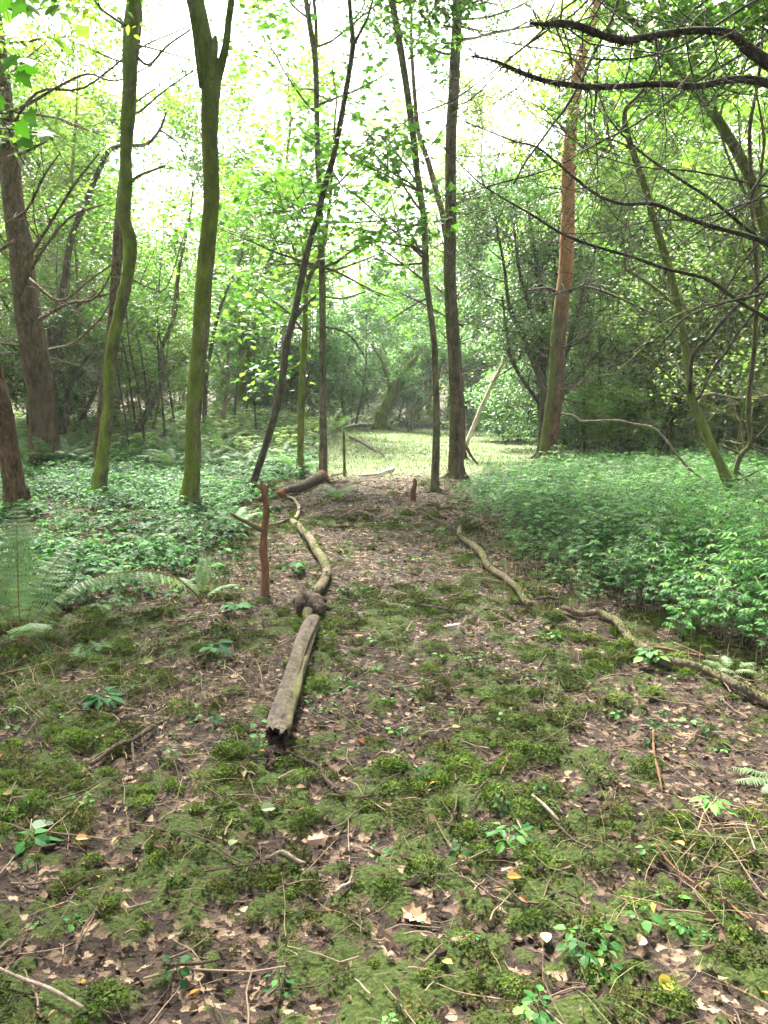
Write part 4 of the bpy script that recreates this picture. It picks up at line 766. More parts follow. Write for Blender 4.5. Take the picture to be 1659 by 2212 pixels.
# ------------------------------------------------------------------ scatter by geometry nodes (only for what nobody could count)
LIB = 0
def library(meshes):
    global LIB; LIB += 1; c = bpy.data.collections.new('library %d' % LIB)
    for k, me in enumerate(meshes): c.objects.link(bpy.data.objects.new('piece_%02d' % k, me))
    return c
def scatter(name, label, cat, lib, pos, rot, scl, idx):
    me = bpy.data.meshes.new(name); n = len(pos); me.vertices.add(n); me.vertices.foreach_set('co', pos.astype(np.float32).ravel())
    a = me.attributes.new('rot', 'FLOAT_VECTOR', 'POINT'); a.data.foreach_set('vector', rot.astype(np.float32).ravel())
    a = me.attributes.new('scl', 'FLOAT_VECTOR', 'POINT'); a.data.foreach_set('vector', scl.astype(np.float32).ravel())
    a = me.attributes.new('idx', 'INT', 'POINT'); a.data.foreach_set('value', idx.astype(np.int32))
    o = bpy.data.objects.new(name, me); COL.objects.link(o)
    ng = bpy.data.node_groups.new(name, 'GeometryNodeTree'); ng.interface.new_socket('Geometry', in_out='INPUT', socket_type='NodeSocketGeometry'); ng.interface.new_socket('Geometry', in_out='OUTPUT', socket_type='NodeSocketGeometry')
    ns, ln = ng.nodes, ng.links; gi = ns.new('NodeGroupInput'); go = ns.new('NodeGroupOutput')
    ip = ns.new('GeometryNodeInstanceOnPoints'); ci = ns.new('GeometryNodeCollectionInfo'); ci.inputs['Collection'].default_value = lib; ci.inputs['Separate Children'].default_value = True; ci.inputs['Reset Children'].default_value = True
    def na(nm, t):
        q = ns.new('GeometryNodeInputNamedAttribute'); q.data_type = t; q.inputs['Name'].default_value = nm; return next(s for s in q.outputs if s.enabled and s.name == 'Attribute')
    ln.new(gi.outputs[0], ip.inputs['Points']); ln.new(ci.outputs[0], ip.inputs['Instance']); ip.inputs['Pick Instance'].default_value = True
    er = ns.new('FunctionNodeEulerToRotation'); ln.new(na('rot', 'FLOAT_VECTOR'), er.inputs[0]); ln.new(er.outputs[0], ip.inputs['Rotation'])
    ln.new(na('idx', 'INT'), ip.inputs['Instance Index']); ln.new(na('scl', 'FLOAT_VECTOR'), ip.inputs['Scale']); ln.new(ip.outputs[0], go.inputs[0])
    md = o.modifiers.new('scatter', 'NODES'); md.node_group = ng; return tag(o, label, cat, kind='stuff')
def pick(n, x0, x1, y0, y1, fn, rs, dens_near=None):
    """n candidate points, kept where rand < fn(x, y)"""
    x = x0 + (x1 - x0) * rs.rand(n); y = y0 + (y1 - y0) * rs.rand(n)
    inside = np.abs(x) < .56 * y + 1.2; k = inside & (rs.rand(n) < fn(x, y)); return x[k], y[k]
def rots(n, rs, tilt=.15): return np.stack([rs.normal(size=n) * tilt, rs.normal(size=n) * tilt, rs.rand(n) * 6.28], -1)

# ---- moss ----
rs = np.random.RandomState(61)
def moss_piece(seed, mat, r=.038, n=200, h=.020, s=.011):
    q = np.random.RandomState(seed); mb = MB(); rr = r * np.sqrt(q.rand(n)) ; a = q.rand(n) * 6.28; dome = 1 - (rr / r) ** 2
    P = np.stack([rr * np.cos(a), rr * np.sin(a), h * dome * (.5 + .6 * q.rand(n)) - .002], -1)
    d = hdir(n, .5, q) + [0, 0, .55]
    mb.leaves(tmpl([(0, 0, 0), (.22, .35, .05), (0, 1, -.15), (-.22, .35, .05)], [(0, 1, 2, 3)]), P, d, updir(n, .5, q), s * (.6 + .8 * q.rand(n)), 0, np.clip(q.rand(n) * .6 + .45 * dome, 0, 1))
    return mb.mesh('moss', mat, False)
lib = library([moss_piece(1, M['moss']), moss_piece(2, M['moss'], .05, 260, .026), moss_piece(3, M['moss'], .028, 130, .014, .010), moss_piece(4, M['moss_dull'], .04, 120, .010), moss_piece(5, M['moss_dull'], .055, 150, .012, .013)])
def moss_dens(x, y):
    inpath = (x > xl(y) - 2.5 - (y < 6) * 4) & (x < xr(y) + .3)
    return np.where(inpath, (.13 * np.clip(y / 4, .5, 3) + .62 * mossf(x, y) * (.3 + .7 * vn(x * 3.5, y * 3.5, 95))) * (1 - .75 * bare(x, y)) * (1 - zone_clear(x, y)) * np.clip(2.2 / np.maximum(y - .5, 1) + .32, 0, 1), 0)
x, y = pick(56000, -5, 5.5, 1.2, 14, moss_dens, rs); n = len(x); ms = mossf(x, y)
sc = (.45 + .75 * rs.rand(n) ** 1.5) * (.55 + .65 * ms) * (1 + .05 * y); ix = np.where(rs.rand(n) < .12 + .62 * ms * vn(x * .7, y * .7, 91) * (1 - .6 * sstep(4, 7, y)), rs.randint(0, 3, n), rs.randint(3, 5, n))
scatter('moss', 'soft green cushions of moss spread over the path floor', 'moss', lib, np.stack([x, y, gz(x, y) + .002], -1), rots(n, rs), np.stack([sc, sc, sc * (.5 + .7 * rs.rand(n))], -1), ix)
print('moss', n)

# ---- fallen leaves: one sheet of litter ----
def litter():
    mb = MB(); T = OAKS + DRY
    dens = lambda x, y: np.where(x < xr(y) + 1, np.clip(2.6 / np.maximum(y, 1), .16, 1) * (.35 + .65 * vn(x * 1.3 + 9, y * 1.3, 15)) * (1 - .7 * zone_clear(x, y)) * np.where(x < xl(y) - .3, .55, 1), .15)
    x, y = pick(50000, -7, 7, 1.1, 19, dens, rs); n = len(x); kind = rs.choice(len(T), n, p=[.1, .1, .08, .2, .2, .16, .16])
    for k, t in enumerate(T):
        m = kind == k; xx, yy = x[m], y[m]; c = m.sum(); big = .024 + .024 * rs.rand(c) if k > 2 else .034 + .032 * rs.rand(c)
        big = big * np.where(rs.rand(c) < .55, .5, .9) * (1 + .03 * yy); z = gz(xx, yy) + .010 + (.012 + .03 * rs.rand(c)) * mossf(xx, yy)
        rn = rs.rand(c) if k > 2 else rs.rand(c) * .8
        mb.leaves(t, np.stack([xx, yy, z], -1), hdir(c, .22, rs), updir(c, .33, rs), big, 0, rn)
    # crumbs
    x, y = pick(90000, -6, 6, 1.0, 15, lambda x, y: np.where(x < xr(y) + .8, np.clip(3.2 / np.maximum(y, 1), .25, 1) * (1 - .8 * zone_clear(x, y)) * (1 - .45 * mossf(x, y)), .2), rs); c = len(x)
    mb.leaves(quad_t(.7, .3), np.stack([x, y, gz(x, y) + .004 + .012 * rs.rand(c)], -1), hdir(c, .35, rs), updir(c, .5, rs), (.008 + .017 * rs.rand(c)) * (1 + .05 * y), 0, rs.rand(c) * .84)
    tag(mb.build('leaf_litter', M['litter'], smooth_=False), 'scattered dry fallen leaves in brown, tan, orange and yellow over the ground', 'leaf litter', kind='stuff')
litter()
# ---- twigs and stalks ----
def twigs():
    mb = MB(); x, y = pick(17000, -6, 6, 1.1, 13, lambda x, y: np.where(x < xr(y) + 1, np.clip(2.4 / np.maximum(y, 1), .15, 1), .3), rs)
    for a, b in zip(x, y):
        L = .04 + .36 * rs.rand() ** 2.2; th = rs.rand() * pi; d = np.array([math.cos(th), math.sin(th), 0]); n = 4; P = [np.array([a, b, 0.])]; r = .001 + .0036 * rs.rand() ** 2.5
        for k in range(n): d = nrm(d + rs.normal(size=3) * .14 * [1, 1, 0]); P.append(P[-1] + d * L / n)
        P = np.array(P); P[:, 2] = gz(P[:, 0], P[:, 1]) + .01 + r + rs.rand() * .012 + rs.normal() * .10 * (P[:, 0] - a) * (rs.rand() < .4)
        mb.tube(P, np.linspace(r, r * .6, n + 1), sides=4, cap=False, rnd=rs.rand())
    tag(mb.build('twigs', M['twig']), 'thin broken twigs strewn over the woodland floor', 'twigs', kind='stuff')
twigs()
def blades(mb, x, y, h, w, lean, rs, mat=0, rnd=None):
    n = len(x); a = rs.rand(n) * 6.28; d = np.stack([np.cos(a), np.sin(a), 0 * a], -1); s = np.stack([-np.sin(a), np.cos(a), 0 * a], -1)
    P0 = np.stack([x, y, gz(x, y)], -1); V = []
    for t in (0, .4, .75, 1.):
        c = P0 + d * (h * lean * t * t)[:, None] + np.array([0, 0, 1.]) * (h * (t - .45 * lean * t * t))[:, None]; ww = (w * (1 - t) ** .6)[:, None]
        V += [c - s * ww, c + s * ww] if t < 1 else [c]
    V = np.stack(V, 1).reshape(-1, 3); fs = np.array([0, 1, 3, 2, 2, 3, 5, 4, 4, 5, 6]); L = (fs[None] + (np.arange(n) * 7)[:, None]).reshape(-1)
    mb.add(V, L, np.tile([4, 4, 3], n), mat, np.repeat(rs.rand(n) if rnd is None else rnd, 7))
mb = MB(); x, y = pick(30000, -5, 4.5, 1.2, 9, lambda x, y: np.clip(2.2 / y, 0, 1) * sstep(.4, .8, vn(x * 1.2 + 4, y * 1.2, 23)) * np.where(x < -.6, 1, .35), rs); n = len(x)
blades(mb, x, y, .05 + .16 * rs.rand(n), .0008 + .001 * rs.rand(n), .8 + 1.1 * rs.rand(n), rs)
tag(mb.build('dry_grass', M['straw']), 'thin pale straw stalks lying in the moss in the left foreground', 'dry grass', kind='stuff')
mb = MB(); x, y = pick(60000, -8, 6, 1.5, 16, lambda x, y: np.where(x < xr(y), (.15 + .85 * sstep(.35, .75, vn(x * .9, y * .9, 29))) * np.clip(3 / y, .2, 1) * np.where((x < xl(y)) & (y > 4), 1., .30) * np.where((y > 6) & (x > xl(y)), 1.6, 1), 0), rs); n = len(x)
blades(mb, x, y, (.02 + .06 * rs.rand(n)) * np.where(x < xl(y), 1.7, .7), .0014 + .0016 * rs.rand(n) + .0002 * y, .3 + .8 * rs.rand(n), rs)
tag(mb.build('woodland_grass', M['grass']), 'short fine green grass and shoots in the moss beside the path', 'grass', kind='stuff')
mb = MB(); x = -7 + 22 * rs.rand(150000); y = 12 + 24 * rs.rand(150000); k = rs.rand(len(x)) < zone_clear(x, y) * (.15 + .85 * vn(x * 1.1, y * 1.1, 33)); x, y = x[k], y[k]; n = len(x)
blades(mb, x, y, .04 + .07 * rs.rand(n), .006 + .006 * rs.rand(n), .3 + .8 * rs.rand(n), rs)
tag(mb.build('clearing_grass', M['clear'], smooth_=False), 'short pale green grass of the sunlit clearing at the end of the path', 'grass', kind='stuff')

# ---- herbs ----
def herb_piece(seed, h, mat, tiers=3, leaflets=5, size=.05, tm=LEAF, spread=.12, sm=1):
    q = np.random.RandomState(seed); mb = MB(); P = [np.array([0, 0, -.02])]; d = np.array([q.normal() * .12, q.normal() * .12, 1.])
    for k in range(4): d = nrm(d + q.normal(size=3) * .1); P.append(P[-1] + d * h / 4)
    P = np.array(P); mb.tube(P, np.linspace(.0028, .0012, 5), sides=4, cap=False, mat=1)
    for t in range(tiers):
        f = .45 + .55 * (t + 1) / tiers; c = np.array([np.interp(f * 4, range(5), P[:, i]) for i in range(3)]); k = 3 + (t == tiers - 1); a0 = q.rand() * 6.28
        for j in range(k):
            a = a0 + j * 6.28 / k + q.normal() * .25; el = .25 + .2 * q.normal(); dd = nrm(np.array([math.cos(a), math.sin(a), el])); L = spread * (.6 + .6 * q.rand()) * (1.2 - .35 * f); e = c + dd * L - [0, 0, .015]
            mb.tube([c, (c + e) / 2 + [0, 0, .01], e], [.0012, .001, .0008], sides=3, cap=False, mat=1)
            r0 = q.rand(); m = leaflets; an = a + np.linspace(-1.25, 1.25, m) if m > 1 else np.array([a]); D = np.stack([np.cos(an), np.sin(an), -.12 + .1 * q.normal(size=m)], -1)
            back = np.abs(np.linspace(-1, 1, m)) if m > 1 else np.zeros(1); PP = e[None] - dd[None] * (back * L * .3)[:, None]
            mb.leaves(tm, PP, D, updir(m, .22, q), size * (.75 + .5 * q.rand()) * (1 - .25 * back), 0, np.clip(r0 + q.normal(size=m) * .1 + .15 * (f - .7), 0, 1))
    return mb.mesh('herb', [mat, M['stem']], False)
HN = leaf_t(.36, .15, .28)
lib = library([herb_piece(1, .36, M['herb'], 4, 5, .045, HN), herb_piece(2, .44, M['herb'], 5, 7, .042, HN), herb_piece(3, .30, M['herb'], 3, 3, .055, LEAF), herb_piece(4, .40, M['herb'], 4, 7, .04, HN), herb_piece(5, .26, M['bramble'], 2, 3, .06, LEAF_W), herb_piece(6, .47, M['herb'], 5, 5, .042, HN), herb_piece(7, .42, M['lf_bright'], 4, 5, .04, HN), herb_piece(8, .55, M['herb'], 6, 5, .038, LEAF_N)])
def hd(x, y): return sstep(xr(y) - .12, xr(y) + .5, x) * (1 - sstep(14, 17, y)) * (.50 + .5 * vn(x * 1.5, y * 1.5, 51))
x, y = pick(19500, -.5, 12, 3.0, 20, hd, rs); n = len(x); e = sstep(0, .7, x - xr(y)); sc = (.72 + .5 * rs.rand(n)) * (.6 + .55 * e) * (.85 + .35 * vn(x * .8, y * .8, 52)) * (1 - .22 * sstep(7, 11, y))
scatter('herb_bed', 'dense bed of fresh green knee high leafy herbs filling the ground on the right', 'herbs', lib, np.stack([x, y, gh(x, y)], -1), rots(n, rs, .12), np.stack([sc * 1.1, sc * 1.1, sc], -1), rs.choice(8, n, p=[.17, .16, .12, .16, .08, .14, .08, .09])); print('herbs', n)
lib2 = library([herb_piece(11, .13, M['bramble'], 2, 3, .06, LEAF_W, .10), herb_piece(12, .18, M['bramble'], 3, 3, .055, LEAF_W, .11), herb_piece(13, .10, M['bramble'], 1, 3, .075, LEAF_W, .08), herb_piece(14, .2, M['herb'], 3, 5, .04, LEAF, .09), herb_piece(15, .08, M['herb'], 1, 1, .05, LEAF_W, .05)])
def bd(x, y): return (1 - sstep(xl(y) - .7, xl(y) + .05, x)) * sstep(4.6, 7.2, y) * (1 - .85 * np.exp(-((x + 2.3) / 1.3) ** 2 - ((y - 5.0) / 1.0) ** 2)) * (1 - sstep(17, 21, y)) * (.40 + .60 * sstep(.3, .7, vn(x * .8 + 2, y * .8, 53))) * (.6 + .4 * sstep(8, 11, y))
x, y = pick(14000, -12, .5, 4, 21, bd, rs); n = len(x); sc = .75 + .75 * rs.rand(n)
scatter('bramble_patch', 'low patchy cover of brambles and seedlings under the trees on the left', 'brambles', lib2, np.stack([x, y, gh(x, y)], -1), rots(n, rs, .15), np.stack([sc, sc, sc], -1), rs.randint(0, 5, n)); print('bramble', n)
lib3 = library([herb_piece(21, .05, M['herb'], 1, 1, .028, LEAF_W, .02), herb_piece(22, .07, M['bramble'], 2, 1, .026, LEAF_W, .02), herb_piece(23, .04, M['herb'], 1, 3, .022, LEAF_W, .02)])
x, y = pick(4200, -5, 5, 1.2, 10, lambda x, y: np.where(x < xr(y), np.clip(2.5 / y, 0, 1) * (.15 + .85 * sstep(.5, .8, vn(x * 1.4, y * 1.4 + 7, 57))), 0), rs); n = len(x); sc = .7 + .7 * rs.rand(n)
scatter('tiny_seedlings', 'tiny green seedlings sprouting through the moss in the foreground', 'seedlings', lib3, np.stack([x, y, gz(x, y)], -1), rots(n, rs, .2), np.stack([sc, sc, sc], -1), rs.randint(0, 3, n))

# ---- ferns ----
def frond(mb, base, az, L, rise=1.0, arch=1.2, w=.12, npin=26, rs=None, mat=0, smat=1, start=.18, tip=None, tmp=PINNA, droop=.35):
    """one frond: arching stalk with two rows of toothed pinnae"""
    rs = rs or RS; n = 18; el = rise; p = np.array(base, float); P = [p]; h = np.array([math.cos(az), math.sin(az), 0])
    for k in range(n): e = el - arch * (k / n) ** 1.2; p = p + (h * math.cos(e) + np.array([0, 0, math.sin(e)])) * L / n; P.append(p)
    P = np.array(P)
    if tip is not None: P = P + (np.array(tip) - P[-1])[None] * (np.linspace(0, 1, n + 1) ** 1.0)[:, None]
    mb.tube(P, np.linspace(.0035, .0008, n + 1) * (L / .7), sides=5, cap=False, mat=smat)
    T = np.gradient(P, axis=0); T /= np.linalg.norm(T, axis=1)[:, None]; ts = start + (1 - start) * (np.arange(npin) + .5) / npin
    C = np.stack([np.interp(ts * n, np.arange(n + 1), P[:, i]) for i in range(3)], -1); TT = np.stack([np.interp(ts * n, np.arange(n + 1), T[:, i]) for i in range(3)], -1)
    S = np.cross(TT, [0, 0, 1.]); S /= np.linalg.norm(S, axis=1)[:, None]; U = np.cross(S, TT); u = (ts - start) / (1 - start)
    ln = w * np.clip(np.sin(np.pi * np.clip(u * .86 + .14, 0, 1)) ** .8, .08, 1) * (1.05 - .25 * u)
    for sg in (-1, 1): mb.leaves(tmp, C, S * sg + TT * .38 - np.array([0, 0, droop]) + rs.normal(size=(npin, 3)) * .12, U, ln * (.92 + .16 * rs.rand(npin)), mat, np.clip(.5 + rs.normal(size=npin) * .2, 0, 1))
    return P
def fern_mesh(seed, nf, L, w, mat, rise=1.05, arch=1.3, npin=24):
    q = np.random.RandomState(seed); mb = MB()
    for k in range(nf): frond(mb, (0, 0, 0), k * 6.28 / nf + q.normal() * .25, L * (.7 + .5 * q.rand()), rise * (.75 + .4 * q.rand()), arch * (.8 + .4 * q.rand()), w * (.8 + .3 * q.rand()), npin, q)
    return mb.mesh('fern', [mat, M['fern_stalk']], False)
lib4 = library([fern_mesh(1, 6, .6, .11, M['fern']), fern_mesh(2, 7, .75, .13, M['fern']), fern_mesh(3, 5, .5, .10, M['fern_pale'])])
def fd(x, y): return np.where((x < xl(y) - .5) & (y > 15), .9, 0) * np.exp(-((x + 4.5) / 5) ** 2) + np.where((x > xr(y) + .5) & (y > 17) & (y < 25), .22, 0) + np.where((x < xl(y)) & (y > 26), .5, 0)
x, y = pick(1500, -16, 14, 14, 34, fd, rs); n = len(x); sc = .7 + .7 * rs.rand(n)
scatter('bracken', 'pale green bracken and fern growth covering the bank behind the left trunks', 'bracken', lib4, np.stack([x, y, gh(x, y)], -1), rots(n, rs, .1), np.stack([sc, sc, sc], -1), rs.randint(0, 3, n)); print('bracken', n)
lib5 = library([herb_piece(31, .3, M['lf_bright'], 3, 5, .07, LEAF, .16), herb_piece(32, .4, M['lf_pale'], 3, 5, .07, LEAF, .16), herb_piece(33, .22, M['clear'], 3, 5, .06, LEAF_N, .12)])
x, y = pick(9000, -20, 18, 17, 38, lambda x, y: np.where((x < xl(y) - .2) | (x > xr(y) + .6), .75, .35 * sstep(CY1 - 5, CY1, y)) * (1 - .93 * zone_clear(x, y)) * (.2 + .8 * vn(x * .7, y * .7, 71)), rs); n = len(x); sc = .8 + .8 * rs.rand(n)
scatter('undergrowth', 'mixed pale green undergrowth on the ground between the farther trees', 'undergrowth', lib5, np.stack([x, y, gh(x, y)], -1), rots(n, rs, .1), np.stack([sc, sc, sc * .8], -1), rs.randint(0, 3, n))

def fern_thing(name, base, fronds, label, group=None, mat='fern', npin=26, loc=None):
    g = gp(*base) if loc is None else np.array(loc); root = empty(name, (g[0], g[1], float(gz(g[0], g[1]))), label, 'fern', group); q = np.random.RandomState(int(base[0])); b = np.array(root.location)
    for f in fronds:
        mb = MB(); az, L, rise, arch, w = f[:5]; tip = f[5] if len(f) > 5 else None
        frond(mb, b, az, L, rise, arch, w, npin, q, tip=tip, droop=f[6] if len(f) > 6 else .3); mb.build('frond', [M[mat], M['fern_stalk']], root, False)
    return root
fern_thing('fern', (45, 1392), [(1.9, 1.0, 1.45, .7, .17), (2.6, .95, 1.3, .8, .16), (1.2, .9, 1.2, 1.0, .17), (.5, .75, 1.1, 1.2, .15), (3.3, .9, 1.2, 1.0, .16), (-.9, .6, .9, 1.2, .13)], 'large upright fern with brown stalks at the left edge of the picture', npin=25, mat='fern_pale')
g = gp(435, 1300); g = np.array([g[0], g[1], float(gz(g[0], g[1]))]); tp = at(98, 1337, g[1] - .9)
fern_thing('fern', (435, 1300), [(3.5, 1.55, .95, 1.55, .15, tp, .75), (1.7, .42, 1.3, .6, .05), (1.2, .4, 1.35, .5, .05), (2.4, .35, .9, 1.1, .06), (.4, .35, .8, 1.2, .06)], 'fern with one long pale frond arching over to the left, in the left middle ground', npin=34, mat='fern_pale')
fern_thing('fern', (330, 1190), [(k * 1.05, .42 + .06 * (k % 3), .9, 1.2, .09) for k in range(6)], 'small fern among brambles in front of the stout forked mossy trunk')
fern_thing('fern', (505, 1150), [(k * 1.05 + .3, .42 + .06 * (k % 2), 1.0, 1.2, .09) for k in range(6)], 'small fern to the left of the red broken stake')
fern_thing('fern', (728, 1085), [(k * 1.3 + .8, .42, .95, 1.1, .10) for k in range(5)], 'little fern at the near end of the red ended dark log')
fern_thing('fern', (1700, 1690), [(3.3, .26, .3, .5, .045), (2.7, .24, .35, .7, .045), (3.8, .22, .35, .6, .04)], 'pale yellow green fern reaching in at the right edge of the foreground', mat='fern_pale', npin=20)
fern_thing('fern', (1580, 1455), [(k * 1.25 + .2, .18, .75, 1.1, .045) for k in range(5)], 'small bright fern behind the long fallen branch at the right edge', mat='fern_pale')
fern_thing('fern', (1560, 1010), [(k * 1.05 + .2, .8, 1.0, 1.1, .13) for k in range(6)], 'tall fern standing in the herb bed near the forked lime green trunk')

# ---- leafy plants that stand out one by one ----
def plant(px, py, h, tiers, leaflets, size, tm, mat, label, spread, seed, name='woodland_plant'):
    g = gp(px, py); me = herb_piece(seed, h, M[mat], tiers, leaflets, size, tm, spread); o = bpy.data.objects.new(name, me); COL.objects.link(o); o.location = (g[0], g[1], float(gz(g[0], g[1]))); o.rotation_euler.z = seed; tag(o, label, 'plant')
for a in ((465, 1425, .08, 1, 3, .085, LEAF_W, 'bramble', 'three leaved bramble seedling in the moss left of the big weathered log', .05, 71),
          (497, 1335, .12, 1, 5, .085, LEAF_W, 'bramble', 'broad leaved plant behind the three leaved seedling, left of the knobbly dark root', .07, 72),
          (195, 1415, .10, 2, 3, .08, LEAF_W, 'bramble', 'low spreading bramble in front of the large fern at the left', .10, 73),
          (225, 1530, .09, 1, 5, .10, LEAF, 'bramble', 'pale star shaped plant among dry stalks in the left foreground', .06, 74),
          (1262, 2095, .08, 3, 3, .034, LEAF_W, 'herb', 'blue green sprig of rounded leaves low in the right foreground', .09, 75),
          (1535, 1765, .11, 2, 3, .055, LEAF, 'herb', 'upright seedling with pointed leaves near the right edge of the foreground', .04, 76),
          (1105, 1835, .08, 2, 3, .05, LEAF, 'herb', 'little narrow leaved seedling in the middle of the right foreground', .05, 77),
          (1405, 1445, .13, 2, 3, .07, LEAF_W, 'herb', 'small bright herb between the long fallen branch and the herb bed', .06, 78),
          (625, 1245, .16, 2, 3, .08, LEAF_W, 'bramble', 'dark leaved plant at the right foot of the red broken stake', .07, 79),
          (1165, 2205, .06, 2, 3, .038, LEAF_W, 'herb', 'dark green seedling at the bottom edge of the picture', .05, 80),
          (90, 1830, .09, 2, 1, .07, LEAF_W, 'bramble', 'pair of pale upright leaves in the moss at the far left of the foreground', .04, 81)): plant(*a)
def big_leaf(px, py, T, s, col, label, tilt=.3, seed=1, az=None):
    q = np.random.RandomState(seed); g = gp(px, py); z = float(gz(g[0], g[1])) + .028; mb = MB(); a = q.rand() * 6.28 if az is None else az
    mb.leaves(T, np.array([[0, 0, 0.]]), np.array([[math.cos(a), math.sin(a), .05]]), nrm(np.array([q.normal() * tilt, -abs(q.normal()) * tilt - .25, 1.]))[None], s, 0, 0.5)
    v = mb.V[0]; mb.V[0] = v - v.mean(0)
    me = mb.mesh('fallen_leaf', leafmat('fallen leaf', [(0, tuple(c * .8 for c in col)), (1, col)], .15, rough=.6), False); o = bpy.data.objects.new('fallen_leaf', me); COL.objects.link(o); o.location = (g[0], g[1], z)
    md = o.modifiers.new('thickness', 'SOLIDIFY'); md.thickness = .0006; tag(o, label, 'leaf')
OV = leaf_t(.55, .25, .25, 6)
for a in ((1178, 2040, OV, .062, (.36, .35, .19), 'pale oval leaf standing out on the moss, centre right of the foreground', .2, 2, 1.5), (1440, 2160, leaf_t(.78, .2, .2, 6), .055, (.42, .34, .03), 'bright yellow round leaf near the bottom right', .2, 3, .4), (582, 1775, leaf_t(.7, .2, .2, 6), .065, (.15, .19, .10), 'grey green leaf lying below the rotten end of the big log', .3, 4, .5),
          (180, 1828, OV, .05, (.52, .25, .09), 'orange oval leaf in the left foreground', .2, 5, .3), (505, 1845, OV, .05, (.22, .28, .12), 'pale green oval leaf left of centre in the foreground', .2, 6, 1.2), (1000, 1880, OV, .05, (.32, .31, .07), 'yellow green leaf on the moss in the centre of the foreground', .2, 8, .8),
          (1110, 1926, OV, .05, (.52, .24, .05), 'deep orange leaf right of the yellow green one in the foreground', .2, 9, .2), (1465, 1853, OV, .045, (.50, .26, .05), 'orange leaf in the right foreground by the long straight stick', .2, 10, 2.), (900, 1995, OAKS[0], .11, (.42, .26, .15), 'big curled tan leaf below the centre of the picture', .3, 12, 2.5),
          (95, 1800, OV, .095, (.17, .24, .16), 'large pale grey green leaf at the left of the foreground', .5, 13, .9), (312, 1437, OAKS[0], .15, (.22, .25, .07), 'big yellowing lobed leaf among brambles in the left middle ground', .2, 14, .3), (985, 1590, OV, .045, (.42, .36, .12), 'small yellow leaf on the moss just right of the path centre', .2, 15, .4),
          (680, 1945 - 115, OAKS[1], .10, (.36, .22, .14), 'curled brown oak leaf below the near end of the big log', .3, 16, .2), (975, 1362, OAKS[1], .13, (.34, .25, .19), 'pale pinkish crumpled leaves in the middle of the path', .2, 17, .3), (1385, 2050, OV, .06, (.42, .30, .18), 'light brown leaf right of the blue green sprig', .3, 18, 1.)): big_leaf(*a)

# ------------------------------------------------------------------ fallen wood and stakes
def ground_line(pts, lift=.7, drop=0):
    P = []; R = []
    for q in pts:
        g = gp(q[0], q[1]); r = pw(q[2], g[1]) / 2; z = float(gz(g[0], g[1])); g2 = np.array([g[0], g[1], z + .026 + r * lift + (q[3] if len(q) > 3 else 0)]); P.append(g2); R.append(r)
    return P, R
def lying(name, label, cat, parts, mats, group=None, sub=4, sides=14, rough=.12, seed=0, fur=0, twigs_=0):
    mb = MB(); q = np.random.RandomState(seed)
    for j, pts in enumerate(parts):
        P, R = ground_line([(a[0], a[1], a[2] * .94) + tuple(a[3:]) for a in pts]); P, R = smooth(np.array(P), np.array(R), sub); mb.tube(P, R, sides=sides, rough=rough, seed=seed + j, rel=9)
        for k in range(twigs_ if j == 0 else 0):
            i = q.randint(1, len(P) - 1); grow(mb, P[i], rdir(1, q)[0] * [1, 1, .3] + [0, 0, .2], .1 + .2 * q.rand(), R[i] * .3, 1, q, [], kids=2)
        if fur:
            n = fur; i = q.randint(0, len(P) - 1, n); o = rdir(n, q); o[:, 2] = np.abs(o[:, 2]) + .2; T = P[i + 1] - P[i]; o -= T * ((o * T).sum(1) / (T * T).sum(1))[:, None]; o /= np.linalg.norm(o, axis=1)[:, None]
            C = P[i] + T * q.rand(n)[:, None] + o * R[i][:, None] * .97; k = vn(C[:, 0] * 5, C[:, 1] * 5, 19) > .42
            mb.leaves(QUAD, C[k], (o + rdir(n, q) * .8)[k], rdir(n, q)[k], .008 + .01 * q.rand(k.sum()), mat=1)
    mats = [M[x] for x in mats] + ([M['moss']] if fur and len(mats) < 2 else [])
    return tag(mb.build(name, mats), label, cat, group)
